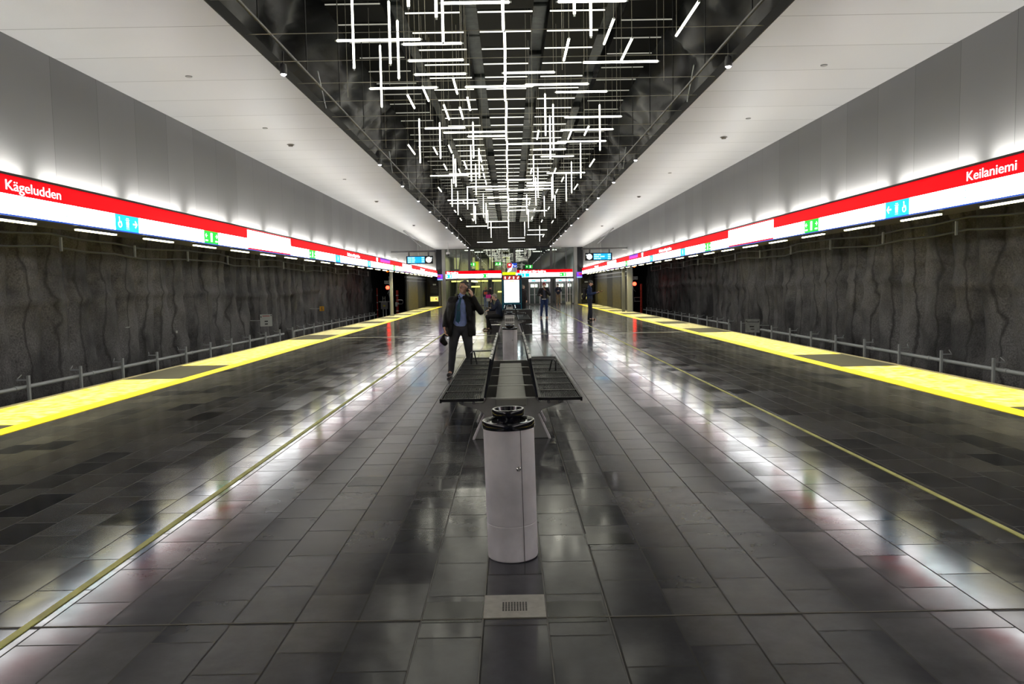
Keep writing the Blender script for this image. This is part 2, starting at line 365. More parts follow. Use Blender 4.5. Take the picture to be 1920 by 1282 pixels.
# soffits, upper walls
sofm=panel_mat('white_soffit_panels',(.56,.56,.57),1,1.245,.02,.38,0,.016,.03)
walm=panel_mat('grey_wall_panels',(.19,.19,.195),1,1.22,.1,.40,.0,.008,.10)
walf=panel_mat('grey_far_wall_panels',(.30,.30,.29),1,.30,.1,.5,.1,.02,.15)
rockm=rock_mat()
for s,nm in ((-1,'left'),(1,'right')):
    struct('ceiling', MB().bx(s*XI,s*(XW+.1),Y0,EL,ZS,ZS+.10), sofm)
    struct('trim_10', MB().bx(s*XI,s*(XI-.02),Y0,EL,ZS+.002,ZS+.16), blackmatte)
    struct('wall_'+nm, MB().bx(s*XW,s*(XW+.1),Y0,54,3.10,ZS), walm)
    struct('wall_'+nm, MB().bx(s*(XW-.06),s*(XW+.1),54,EL,3.10,ZS), walf)
    # underside of the lamp canopy and the black void above the track
    struct('ceiling', MB().bx(s*(XS+.02),s*7.25,Y0,EL,2.68,2.72), pm('canopy_underside',(.09,.09,.095),.35,.2))
    struct('ceiling', MB().bx(s*6.7,s*14,Y0,EL+14,5.0,5.1), blackmatte)
    # draped rock face behind the track
    ny,nz=420,46; Y=np.linspace(Y0,64,ny); Z=np.linspace(-1.3,5.0,nz)
    YY,ZZ=np.meshgrid(Y,Z,indexing='ij')
    def fbm(a,b2,seed):
        r=np.random.RandomState(seed); o=np.zeros_like(a)
        for k in range(5):
            f=.35*1.9**k; o+= (1/1.55**k)*np.sin(a*f*r.uniform(.8,1.3)+r.uniform(0,6)+1.2*np.sin(b2*f*.7+r.uniform(0,6)))*np.cos(b2*f*r.uniform(.5,1.1)+r.uniform(0,6))
        return o
    sd=11 if s<0 else 23
    yy=YY+.22*fbm(ZZ*1.1,YY*.5,sd)
    fold=np.abs(((yy/1.25)%1.0)-.5)*2          # creases every 1.25 m
    D=.09*fbm(YY,ZZ,sd+1) + .26*(fold**5) + .035*fbm(YY*3,ZZ*2,sd+2)
    D+= -.12*np.exp(-((ZZ-1.55-.12*np.sin(YY*.3))/.10)**2)*.7
    curve=np.clip(ZZ-3.0,0,9)**2*.35
    XX=s*(11.75+D-curve)
    v=[(float(XX[i,j]),float(YY[i,j]),float(ZZ[i,j])) for i in range(ny) for j in range(nz)]
    f=[(i*nz+j,i*nz+j+1,(i+1)*nz+j+1,(i+1)*nz+j) for i in range(ny-1) for j in range(nz-1)]
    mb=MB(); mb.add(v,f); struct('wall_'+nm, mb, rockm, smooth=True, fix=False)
    # portal beyond the rock
    struct('wall_'+nm, MB().bx(s*7.6,s*14,82,82.2,-1.3,5), blackmatte)
    struct('wall_'+nm, MB().bx(s*11.9,s*12.0,63.8,82,-1.3,5), pm('tunnel_dark',(.02,.02,.02),.9))
    # clad wall along the platform edge near the far end
    cx=7.52
    mbw=MB()
    bronze=pm('bronze_panel',(.045,.036,.006),.5,.1,spec=.2,noise=.3,nscale=1.2,nstretch=(1,1,4)); dk=pm('dark_wall_panel',(.008,.008,.008),.6,spec=.2,noise=.4,nscale=1)
    spans=[(54.6,55.5,dk),(55.5,61.2,bronze),(61.2,64.0,dk),(64.0,EL,dk)] if s<0 else [(46.6,50.8,dk),(50.8,55.0,bronze),(55.0,58.0,dk),(58.0,64.2,bronze),(64.2,EL,dk)]
    for i_,(a,b_,mm) in enumerate(spans):
        struct('wall_'+nm, MB().bx(s*cx,s*(cx+.12),a,b_-.06,-.2,2.68), mm)
    struct('trim_11', MB().bx(s*7.50,s*7.66,spans[0][0],EL,2.45,2.52).bx(s*7.50,s*7.58,spans[0][0],EL,2.2,2.24), darksteel)
    # end fins beside the glass front
    struct('wall_'+nm, MB().bx(s*5.98,s*6.62,EL,EL+.3,2.3,ZS), blackpaint)
    struct('wall_'+nm, MB().bx(s*6.6,s*7.5,EL,EL+.3,-.2,2.7), blackpaint)
    struct('trim_12', MB().bx(s*5.72,s*6.02,EL-.25,EL+.15,0,ZS), greysteel)
# back wall behind the viewer and void closure
struct('wall_back', MB().bx(-14,14,Y0-.2,Y0,-1.3,10), pm('back_wall_grey',(.12,.12,.12),.8))
# rock vault over the void
ny,nx=260,60; Yv=np.linspace(Y0,EL+.2,ny); A=np.linspace(0,PI,nx)
YY,AA=np.meshgrid(Yv,A,indexing='ij')
def fb2(a,b2,seed,n=5,f0=.5):
    r=np.random.RandomState(seed); o=np.zeros_like(a)
    for k in range(n):
        f=f0*1.8**k; o+=(1/1.6**k)*np.sin(a*f+r.uniform(0,6)+1.5*np.sin(b2*f*.8+r.uniform(0,6)))*np.cos(b2*f*.9+r.uniform(0,6))
    return o
R=1+.07*fb2(YY,AA*5,3)
XX=-5.4*np.cos(AA)*R; ZZ=ZS+.12+4.0*np.sin(AA)**.8*R
v=[(float(XX[i,j]),float(YY[i,j]),float(ZZ[i,j])) for i in range(ny) for j in range(nx)]
f=[(i*nx+j,i*nx+j+1,(i+1)*nx+j+1,(i+1)*nx+j) for i in range(ny-1) for j in range(nx-1)]
vault=pm('black_vault_rock',(.016,.016,.018),.42,noise=.8,nscale=1.3,bump=.9,spec=.3,nstretch=(1,.45,1.8))
mb=MB(); mb.add(v,f); struct('ceiling', mb, vault, smooth=True, fix=False)
struct('wall_front', MB().bx(-6.6,6.6,EL,EL+.25,ZS-.0,10), pm('black_end_wall',(.018,.018,.02),.5))
struct('trim_13', MB().prism_y([(-XI,ZS),(-2.2,ZS),(-3.0,ZS+1.1),(-XI,ZS+1.5)],EL-1.6,EL).prism_y([(XI,ZS),(2.2,ZS),(3.0,ZS+1.1),(XI,ZS+1.5)],EL-1.6,EL), blackpaint)
# rough ducts showing between the black ceiling panels
for x in (-2.27,-.735,.735,2.27):
    mb=MB(); yq=Y0
    while yq<EL-1:
        mb.box((x,yq+.9,7.75+random.uniform(-.1,.1)),(.36+random.uniform(-.03,.03),1.75,.3)); yq+=1.8
    tag(mb.build('ceiling_duct', pm('mottled_duct',(.05,.058,.058),.45,.2,noise=.6,nscale=4,bump=.4), bevel=.03),
        'long mottled duct running between black panels, '+{-2.27:'leftmost of four',-.735:'second from left',.735:'third from left',2.27:'rightmost of four'}[x],'duct')

# black acoustic panels with a lit near edge
def cpanel(dim):
    o=MB().box((0,.0,.0),(1.14,1.0,.05)).build('ceiling_panel', pm('black_acoustic_panel',(.007,.007,.006),.8,spec=.15))
    MB().box((0,-.505,-.01),(1.12,.012,.026)).build('light_strip', strip_dim if dim else strip_m, o)
    return o
rows=int((EL-2-7.5)/1.185)
first={}
colx={0:(0,7.22),-1:(-1.475,7.22),1:(1.475,7.22),-2:(-3.10,7.42),2:(3.10,7.42)}
cl={0:'black ceiling panel with thin lit edge, in the centre row',-1:'black ceiling panel with thin lit edge, first row left of centre',1:'black ceiling panel with thin lit edge, first row right of centre',
    -2:'black ceiling panel with faint edge, outermost row on the left',2:'black ceiling panel with faint edge, outermost row on the right'}
for c,(x,z) in colx.items():
    o=cpanel(abs(c)==2); tag(o,cl[c],'ceiling panel','ceiling panels, '+{0:'centre row',-1:'inner left row',1:'inner right row',-2:'outer left row',2:'outer right row'}[c])
    for i in range(rows):
        loc=(x,12.1+(i-3)*1.185+.5,z)
        if i==0: o.location=loc
        else: dup(o,loc)

# cross wires
o=MB().tube([(-XI+.02,0,0),(XI-.02,0,0)],.0052,6).build('cross_wire',wire_m); tag(o,'thin steel wire stretched across the dark ceiling void','wire','cross wires over the ceiling void')
k=0; y=9.27-1.237*2
while y<EL-.6:
    (setattr(o,'location',(0,y,ZS+.06)) if k==0 else dup(o,(0,y,ZS+.06))); y+=1.237; k+=1
# side rails with hanging rods
for s,nm in ((-1,'left'),(1,'right')):
    t=thing('ceiling_rail','thin dark rail hung on rods along the %s side of the void'%nm,'rail',(s*3.36,0,0))
    MB().tube([(0,Y0,ZS+.22),(0,EL,ZS+.22)],.022,8).build('rail',pm('rail_grey',(.2,.2,.2),.5,.3),t)
    y=5.5
    while y<EL-1:
        MB().tube([(0,y,ZS+.2),(0,y,ZS+2.6)],.012,6).build('hanger_rod',wiredark,t); y+=2.474
# loose hanging cables
for side in (-1,1):
    pr=MB().tube([(0,0,0),(0,0,3.5)],.0045,5).build('hanging_cable',wire_m); tag(pr,'fine vertical cable hanging in the %s half of the void'%('left' if side<0 else 'right'),'cable','fine hanging cables, '+('left' if side<0 else 'right'))
    k=0
    for i in range(30):
        loc=(side*random.uniform(.5,3.3), 12+i*1.7+random.uniform(-.5,.5), random.uniform(4.9,5.5))
        if i==0: pr.location=loc
        else: dup(pr,loc)

# ------------------------------------------------------------------ LED tube cloud
TZ=CH+4.15; cache={}
def led(kind, p, L):
    L=round(L/.05)*.05; key=(kind,round(L,2))
    if key not in cache:
        h=L/2; r=.021
        d={'H':Vector((1,0,0)),'V':Vector((0,0,1)),'Y':Vector((0,1,0))}[kind]
        a=MB().tube([-d*h,-d*(h-.01),d*(h-.01),d*h],[r*.6,r,r,r*.6],8).build('led_tube',tube_m,smooth=40)
        topz=1.75
        if kind=='V': MB().tube([(0,0,h),(0,0,h+topz-.6)],.0045,5).build('suspension_wire',wire_m,a)
        else:
            for q in (-1,1): MB().tube([d*(h-.02)*q,d*(h-.02)*q+Vector((0,0,topz))],.0045,5).build('suspension_wire',wire_m,a)
        for q in (-1,1): MB().tube([d*(h)*q,d*(h+.03)*q],.016,8).build('end_cap',galv,a)
        a['category']='light tube'; cache[key]=a; o=a
    else: o=dup(cache[key])
    o.location=p
    side='left' if p.x<-.3 else ('right' if p.x>.3 else 'centre')
    dep='near' if p.y<19 else ('middle' if p.y<36 else 'far')
    word={'H':'crosswise','V':'upright','Y':'lengthwise'}[kind]
    wh={'left':'left of centre','right':'right of centre','centre':'on the centre line'}[side]
    dp={'near':'nearest the viewer','middle':'midway down the hall','far':'far down the hall'}[dep]
    o['label']='glowing white %s light tube hanging %s, %s'%(word,wh,dp)
    o['group']='%s light tubes, %s, %s'%(word,side,dep); o['category']='light tube'
    return o
Vt=[(664,129,None),(732,120,9),(748,148,48),(716,202,84),(766,13,None),(818,33,None),(831,79,None),(1077,27,None),(1108,68,None),
 (1023,254,183),(1038,282,195),(1032,298,217),(1125,282,196),(1089,334,268),(1001,346,291),(1009,370,314),(1005,384,333),(1072,362,303),(1062,377,325),
 (1037,371,330),(1035,376,337),(1041,409,366),(1021,405,368),(988,402,368),(991,428,392),(984,442,418),(1012,452,423),
 (788,305,223),(826,297,236),(888,296,235),(884,339,272),(899,334,283),(851,344,294),(855,350,303),(893,366,307),(848,387,336),(859,403,358),(877,392,357),
 (889,413,383),(892,419,387),(907,407,363),(912,418,380),(915,428,394),(921,445,415)]
Ht=[(630,790,75),(763,858,82),(774,861,113),(784,867,139),(692,821,165),(872,1000,162),(985,1103,158),(837,945,5),(1055,1165,2),(1092,1235,116),(952,1031,136),(1043,1137,172),(1058,1166,219),
 (1051,1150,243),(1045,1136,265),(952,1060,269),(1004,1056,280),(1014,1076,293),(1025,1097,324),(953,992,337),(992,1031,343),(991,1029,348),(953,1000,356),(998,1027,354),(953,995,373),
 (953,990,387),(953,982,394),(991,1026,395),(990,1026,431),(988,1021,440),(953,984,446),(953,984,452),
 (796,873,240),(832,905,248),(880,948,247),(878,948,255),(807,878,329),(843,896,326),(875,948,350),(915,950,355),(839,895,375),(844,897,381),(918,950,370),(921,950,381),(882,916,401),
 (874,913,424),(914,952,415),(917,952,426),(895,923,454)]
Yt=[(849,147,858,175),(793,167,803,185),(765,178,776,202),(832,196,842,224),(862,202,868,222),(877,186,881,203),
 (1310,3,1268,67),(1148,43,1135,76),(1067,74,1057,112),(1184,75,1166,110),
 (1009,246,1008,259),(1072,247,1065,258),(1104,236,1096,253),(1115,298,1105,312),(1042,316,1039,324),(1058,332,1052,340),(1084,345,1076,355),(997,317,995,324),(1046,355,1042,361),
 (993,377,992,384),(1030,388,1028,392),(1003,391,1001,396),(998,406,997,411),(1017,412,1015,416),(1037,413,1035,418),(1019,441,1018,444),
 (765,271,778,289),(813,276,820,289),(841,274,847,284),(832,308,838,318),(870,302,875,316),(861,319,863,324),(821,351,828,359),(901,293,902,301),(904,311,905,318),(907,326,908,332),(910,339,912,344),
 (852,394,855,398),(863,409,865,413),(885,410,888,414),(868,376,871,382)]
def zfor(px,py,z0):            # keep far tubes inside the hall
    p=onZ(px,py,z0)
    return p if p.y<EL-2.5 else onY(px,py,EL-2.5-4*random.random())
for x,yb_,yt in Vt:
    p=zfor(x,yb_,TZ-.1)
    L=1.45 if yt is None else min(1.7,max(1.1,onY(x,yt,p.y).z-p.z))
    led('V',p+Vector((0,0,L/2)),L)
for x0,x1,yy in Ht:
    p=zfor((x0+x1)/2,yy,TZ); a=onY(x0,yy,p.y).x; b_=onY(x1,yy,p.y).x
    led('H',Vector(((a+b_)/2,p.y,p.z)),min(max(b_-a,1.0),1.75))
for x0,y0,x1,y1 in Yt:
    a=zfor(x0,y0,TZ); b_=zfor(x1,y1,TZ); led('Y',(a+b_)/2,min(max(abs(a.y-b_.y),1.2),1.7))
y=8.6; k=0
for i in range(22):
    led('HVY'[i%3],Vector((random.uniform(-2.6,2.6),-15+i*1.02,TZ+random.uniform(-.4,.0))),1.45)
while y<EL-2.5:
    led('Y',Vector((-.02+.012*math.sin(k*2.3),y,TZ-.02)),1.45); y+=1.52; k+=1

# ------------------------------------------------------------------ spots and brackets on the soffit edges
def spot():
    t=thing('ceiling_spotlight','','spotlight')
    MB().lathe([(.0,.10),(.045,.10),(.055,.04),(.055,-.05),(.048,-.055)],16).build('spot_housing',darksteel,t,smooth=40)
    MB().sphere((0,0,-.05),(.046,.046,.03)).build('spot_lens',spot_m,t,smooth=True)
    MB().tube([(0,0,.1),(0,0,.3)],.012,6).build('spot_bracket',darksteel,t)
    return t
proto=None
for s,nm in ((-1,'left'),(1,'right')):
    for i,y in enumerate((11.95,20.6,24.9,29.2,33.4,37.7,42.0,46.2,50.5,54.7,59.0,63.3)):
        lab=('bright spotlight nearest the viewer on the %s soffit edge'%nm) if i==0 else 'small white spotlight further along the %s soffit edge'%nm
        loc=(s*(XI-.09),y,ZS-.02)
        if proto is None: proto=spot(); o=proto; o.location=loc; o['label']=lab
        else: o=dup(proto,loc,lab)
        if i: o['group']='further spotlights on the %s soffit edge'%nm
        elif 'group' in o.keys(): del o['group']
        lamp('SPOT','spot_light',(s*(XI-.12),y,ZS-.30),E_SPOT,(1,.98,1),(0,s*math.radians(104),0),.06,spot=math.radians(140))
    pr=MB().tube([(0,0,0),(.0,-.55,.55)],.016,6).build('soffit_bracket',galv); tag(pr,'slanted steel bracket behind the %s soffit edge'%nm,'bracket','slanted brackets, '+nm)
    for i,y in enumerate((14.9,23.2,27.2,36,44.4,53,61)):
        loc=(s*(XI-.03),y,ZS+.1); pr.scale=(1,1,1)
        if i==0: pr.location=loc
        else: dup(pr,loc)
# small detectors and slots in the soffit
DET=[(545,271,'left'),(706,377,'left'),(776,422,'left'),(1357,257,'right'),(1198,368,'right'),(1129,423,'right')]
pr=None
for x,y,nm in DET:
    p=onZ(x,y,ZS)
    if pr is None:
        pr=MB().lathe([(0,-.05),(.05,-.045),(.06,-.012),(.085,-.01),(.085,0)],20).build('smoke_detector',pm('detector_grey',(.16,.15,.14),.5),smooth=40); o=pr; o.location=p
    else: o=dup(pr,p)
    tag(o,'small round smoke detector on the %s soffit, %s'%(nm,'nearest one' if p.y<20 else ('middle one' if p.y<36 else 'farthest one')),'smoke detector')
pr=None
for x,y,nm,wh in ((354,143,'left','nearest'),(497,240,'left','second'),(646,336,'left','third'),(1545,122,'right','nearest'),(1403,222,'right','second'),(1256,324,'right','third')):
    p=onZ(x,y,ZS)
    if pr is None: pr=MB().lathe([(0,-.012),(.05,-.012),(.055,0)],20).build('ceiling_socket',pm('socket_grey',(.22,.22,.22),.5)); o=pr; o.location=p
    else: o=dup(pr,p)
    tag(o,'flat round socket in the %s soffit, %s from the viewer'%(nm,wh),'ceiling fitting')
p=onY(839.6,455,57)
t=thing('dome_camera','white dome camera hanging from the far end of the left soffit','camera',(p.x,57,0))
MB().tube([(0,0,ZS),(0,0,ZS-.75)],.03,8).build('drop_pipe',pm('camera_white',(.7,.7,.7),.4),t)
MB().lathe([(.03,.16),(.15,.13),(.16,0),(.15,-.03)],20,(0,0,ZS-.86)).build('housing',MATS['camera_white'],t,smooth=40)
MB().sphere((0,0,ZS-.9),(.12,.12,.1)).build('dome',blackgloss,t,smooth=True)

# ------------------------------------------------------------------ sign bands over the platform edges
ZB,ZM,ZT=2.668,2.926,3.165
def arrow(mb,x,z,s,dirn,y=0):   # arrow drawn in local xz
    w_=s*.16
    mb.box((x,y,z),(s*.9,.004,w_))
    R1=Matrix.Rotation(math.radians(45*dirn),3,'Y'); R2=Matrix.Rotation(math.radians(-45*dirn),3,'Y')
    tip=x+dirn*s*.45
    mb.box((tip-dirn*s*.17,y,z+s*.19),(s*.58,.004,w_),R1); mb.box((tip-dirn*s*.17,y,z-s*.19),(s*.58,.004,w_),R2)
def wheelchair(mb,x,z,s,flip=1):
    n=14
    for k in range(n-3):
        a=math.radians(-200+k*22)
        mb.box((x-.02*s+s*.26*math.cos(a),0,z-.14*s+s*.26*math.sin(a)),(s*.12,.004,s*.08),Matrix.Rotation(-(a+PI/2),3,'Y'))
    mb.sphere((x-.1*s,0,z+.42*s),(s*.08,.003,s*.08),8,6); mb.box((x-.08*s,0,z+.14*s),(s*.08,.004,s*.4)); mb.box((x+.06*s*flip,0,z+.08*s),(s*.3,.004,s*.07)); mb.box((x+.2*s*flip,0,z-.12*s),(s*.07,.004,s*.36),Matrix.Rotation(-.3*flip,3,'Y'))
def liftfolk(mb,x,z,s):
    mb.box((x,0,z+.28*s),(s*.62,.004,s*.04)); mb.box((x,0,z-.48*s),(s*.5,.004,s*.03))
    for q in (-.13,.13):
        mb.sphere((x+q*s,0,z+.17*s),(s*.06,.003,s*.06),8,6); mb.box((x+q*s,0,z-.0*s),(s*.17,.004,s*.24)); mb.box((x+q*s,0,z-.24*s),(s*.09,.004,s*.26)); mb.box((x+q*s,0,z+.42*s),(s*.1,.004,s*.07))
def runner(mb,x,z,s):
    mb.box((x,0,z),(s*.42,.004,s*.85))
for s,nm in ((-1,'left'),(1,'right')):
    # local frame: x runs to the reader's right, y into the sign
    t=thing('station_sign','long lit red and white station sign over the %s track edge'%nm,'sign',(s*XS,0,0),-s*PI/2)
    # mapping: local x = -s*Y... left wall (s=-1): rz=+90deg -> local +x = world +Y ; right: rz=-90 -> local +x = world -Y
    sg=-s
    def X_(Y_): return sg*Y_
    # reader faces local +y (into sign): world normal toward platform
    y0,y1=-16.0,66.2
    MB().bx(X_(y0),X_(y1),.02,.14,ZB,ZT+.02).build('housing',black_trim,t)
    MB().bx(X_(y0),X_(y1),-.03,.14,ZT,ZT+.028).build('top_lip',black_trim,t)
    MB().bx(X_(y0),X_(y1),-.01,.03,ZB-.018,ZB-.001).build('blue_fringe',bluefringe,t)  # glowing strip added for the blue halo under the white panel
    maps=[(onX(465 if s<0 else 1366,470,s*XS).y, onX(545 if s<0 else 1450,470,s*XS).y), ((onX(755 if s<0 else 1139,500,s*XS)).y,(onX(771.5 if s<0 else 1155,500,s*XS)).y)]
    cuts=[]
    for a,b_ in maps: cuts.append((min(a,b_),max(a,b_)))
    cuts.sort(); prev=y0
    for a,b_ in cuts+[(y1,y1)]:
        MB().bx(X_(prev),X_(a),.0,.02,ZM,ZT).build('red_panel',signr,t)
        MB().bx(X_(prev),X_(a),.0,.02,ZB,ZM).build('white_panel',signw,t); prev=b_
    for a,b_ in cuts:
        mp_=MB().bx(X_(a),X_(b_),-.004,.02,ZB+.035,ZT-.03).build('line_map_panel',signw,t)
        MB().bx(X_(a),X_(b_),.0,.02,ZT-.03,ZT).build('red_border',signr,t); MB().bx(X_(a),X_(b_),.0,.02,ZB,ZB+.035).build('red_border',signr,t)
        d=MB(); n=18
        for i in range(n):
            yy=a+(b_-a)*(.05+.75*i/n) if True else 0
            if s>0: yy=b_-(b_-a)*(.05+.75*i/n) if False else a+(b_-a)*(.05+.75*i/n)
            d.box((X_(yy),-.007,ZB+.25),(.07,.004,.012))
            if i>2: d.box((X_(yy),-.007,ZB+.21),(.05,.004,.012))
        d.build('station_dots',pm('map_print_pink',(.6,.3,.5),.5,emit=(.7,.35,.6),es=.8),mp_)
    # lettering
    if s<0: ya,yb2=onX(8,350,-XS).y,onX(112,370,-XS).y; word='Kägeludden'
    else:  ya,yb2=onX(1905,315,XS).y,onX(1812,330,XS).y; word='Keilaniemi'
    x0=min(X_(ya),X_(yb2)); wd=abs(yb2-ya)
    text(word,.185,signtxt,t,(x0,-.006,ZM+.052),(PI/2,0,0),'station_name',wd,bold=.0)
    # printed exits, two lines
    if s<0: ex=[('Keilasatama',57,109),('Kägelhamnen',56,108),('Keilaniementie',126,178),('Kägeluddsvägen',122,175)]
    else: ex=[('Keilasatama',1858,1808),('Kägelhamnen',1862,1808),('Keilaniementie',1796,1744),('Kägeluddsvägen',1800,1744)]
    for i,(wrd,pa,pb) in enumerate(ex):
        a=onX(pa,390,s*XS).y; b_=onX(pb,390,s*XS).y
        text(wrd,.095,palecyan,t,(min(X_(a),X_(b_)),-.004,ZB+(.155 if i%2==0 else .055)),(PI/2,0,0),'exit_lettering',abs(a-b_))
    # pictogram fields
    def field(pa,pb,col,kind):
        a=onX(pa,430,s*XS).y; b_=onX(pb,430,s*XS).y; xa,xb=sorted((X_(a),X_(b_)))
        f_=MB().bx(xa,xb,-.005,.01,ZB,ZM).build('pictogram_panel',col,t); g=MB(); W=xb-xa; zc=(ZB+ZM)/2
        if kind=='lift':
            q=1 if s<0 else -1
            wheelchair(g,xa+W*(.18 if q>0 else .82),zc,.19); liftfolk(g,xa+W*.5,zc,.19); arrow(g,xa+W*(.82 if q>0 else .18),zc,.14,q)
        elif kind=='exit':
            arrow(g,xa+W*.15,zc+.03,.10,-1); runner(g,xa+W*.5,zc,.22); arrow(g,xa+W*.85,zc+.03,.10,1); g.box((xa+W*.15,0,zc-.075),(W*.16,.004,.03)); g.box((xa+W*.85,0,zc-.075),(W*.16,.004,.03))
        else: liftfolk(g,xa+W*.5,zc,.17)
        o=g.build('pictogram',signtxt,f_); o.location=(0,-.009,0)
    if s<0:
        field(217,260,signcyan,'lift'); field(382,408,signgreen,'exit'); field(578,590,signgreen,'exit'); field(627,636,signcyan,'folk'); field(687,693,signcyan,'folk'); field(735,739,signgreen,'folk')
    else:
        field(1704,1660,signcyan,'lift'); field(1535,1509,signgreen,'exit'); field(1333,1322,signgreen,'exit'); field(1285,1276,signcyan,'folk'); field(1224,1218,signcyan,'folk'); field(1176,1172,signgreen,'folk')
    a=onX(651 if s<0 else 1259,475,s*XS).y; b_=onX(674 if s<0 else 1236,475,s*XS).y
    text('Keilaniemi Kägeludden',.16,signtxt,t,(min(X_(a),X_(b_)),-.006,ZM+.05),(PI/2,0,0),'station_name',abs(a-b_),bold=.006)
    a=onX(788 if s<0 else 1115,500,s*XS).y; b_=onX(796 if s<0 else 1122,500,s*XS).y
    text('Keilaniemi',.16,signtxt,t,(min(X_(a),X_(b_)),-.006,ZM+.05),(PI/2,0,0),'station_name',abs(a-b_),bold=.006)
    # shield emblem and purple advertisement strip
    ys=onX(707 if s<0 else 1204.5,485,s*XS).y; xc=X_(ys)
    MB().add([(xc-.22,-.006,ZT-.01),(xc+.22,-.006,ZT-.01),(xc+.2,-.006,ZM+.08),(xc,-.006,ZM+.0),(xc-.2,-.006,ZM+.08),(xc-.22,.0,ZT-.01),(xc+.22,0,ZT-.01),(xc+.2,0,ZM+.08),(xc,0,ZM+.0),(xc-.2,0,ZM+.08)],
        [(0,1,2,3,4),(9,8,7,6,5),(0,5,6,1),(1,6,7,2),(2,7,8,3),(3,8,9,4),(4,9,5,0)]).build('shield_emblem',signtxt,t)
    a=onX(713 if s<0 else 1196,485,s*XS).y; b_=onX(731 if s<0 else 1180,490,s*XS).y; xa,xb=sorted((X_(a),X_(b_)))
    ad=MB().bx(xa,xb,-.006,0,ZM+.06,ZT).build('advert_strip',magenta,t)
    MB().bx(xa,xb,-.009,-.005,ZT-.06,ZT-.005).build('advert_top_band',purple,ad)
    # ---- lamps on the underside and the washers on top
    pr=None
    y=10.7-1.15-2.165*9; i=0
    while y<EL-2:
        q=thing('edge_lamp','slim lit tube lamp under the %s station sign'%nm,'lamp',(s*6.72,y+.575,2.66),0,'tube lamps under the %s sign'%nm) if pr is None else dup(pr,(s*6.72,y+.575,2.66))
        if pr is None:
            pr=q; MB().box((0,0,-.0),(.09,1.18,.04)).build('lamp_body',greysteel,q); MB().box((0,0,-.03),(.05,1.15,.025)).build('lamp_tube',under_m,q)
        y+=2.165; i+=1
    pr=None; y=-3.0-2.45*4; i=0
    while y<66:
        if pr is None:
            pr=MB().bx(-.045,.045,-.65,.65,0,.03).build('wall_washer',upl_m); tag(pr,'flat uplight strip on top of the %s station sign'%nm,'lamp','uplights on top of the %s sign'%nm); pr.location=(s*(XS-0+.11),y,ZT+.0)
            pr.location=(s*(XW-.09),y,3.155)
        else: dup(pr,(s*(XW-.09),y,3.155))
        y+=2.45

# ------------------------------------------------------------------ pipes, posts and fittings beside the tracks
def piperun(x,z,y0,y1,label,r=.05,elbow=None):
    t=thing('track_pipe',label,'pipe',(x,0,0))
    MB().tube([(0,y0,z),(0,y1,z)],r,10).build('pipe',galv,t,smooth=40)
    y=y0+.6
    while y<y1: MB().tube([(0,y-.05,z),(0,y+.05,z)],r*1.25,10).build('coupling',galv,t,smooth=40); y+=3.1
    if elbow: MB().tube([(0,y0,z),(0,y0-.08,z-.03),(0,y0-.1,z-.42)],r,8).build('elbow',galv,t,smooth=40)
    return t
piperun(-11.15,-.47,Y0,36.6,'long grey pipe at the foot of the left rock wall, near run')
piperun(-11.15,-.45,38.4,62.5,'grey pipe at the foot of the left rock wall, far run with elbow',elbow=1)
piperun(11.15,-.47,Y0,33.2,'upper grey pipe at the foot of the right rock wall, near run')
piperun(11.15,-.45,38.0,62.5,'grey pipe at the foot of the right rock wall, far run with elbow',elbow=1)
piperun(11.05,-.84,Y0,37.9,'lower grey pipe at the foot of the right rock wall, below the other')
for s,nm in ((-1,'left'),(1,'right')):
    pr=None; y=17.0-2.08*6
    while y<62:
        if pr is None:
            pr=thing('pipe_post','short galvanised post carrying the pipe along the %s rock wall'%nm,'post',(s*11.05,y,-1.2),0,'pipe posts along the %s wall'%nm); q=pr
            MB().box((0,0,.5),(.05,.07,1.0)).build('post',galv,q)
            MB().box((s*.12,0,.9),(.3,.03,.03)).build('top_bracket',galv,q)
            MB().tube([(s*.25,0,.93),(s*.55,.6,.95)],.012,6).build('stay_rod',galv,q)
        else: dup(pr,(s*11.05,y,-1.2))
        y+=2.08
    # cable lines high on the wall
    for z,wd in ((3.02,'upper'),(2.72,'lower')):
        pts=[(s*(11.0),Y0+i*1.5,z+.05*math.sin(i*1.1)+.03*math.sin(i*2.7)) for i in range(int((61-Y0)/1.5))]
        tag(MB().tube(pts,.03,6).build('wall_cable',pm('grey_cable',(.16,.17,.17),.5,.2),smooth=True),'%s sagging cable run high on the %s rock wall'%(wd,nm),'cable')
    pr=None
    for i in range(16):
        loc=(s*10.95,4+i*3.6,2.98)
        if pr is None:
            pr=MB().box((0,0,-.12),(.05,.05,.34)).build('cable_bracket',galv); tag(pr,'small bracket holding the cables on the %s rock wall'%nm,'bracket','cable brackets, '+nm); pr.location=loc
        else: dup(pr,loc)
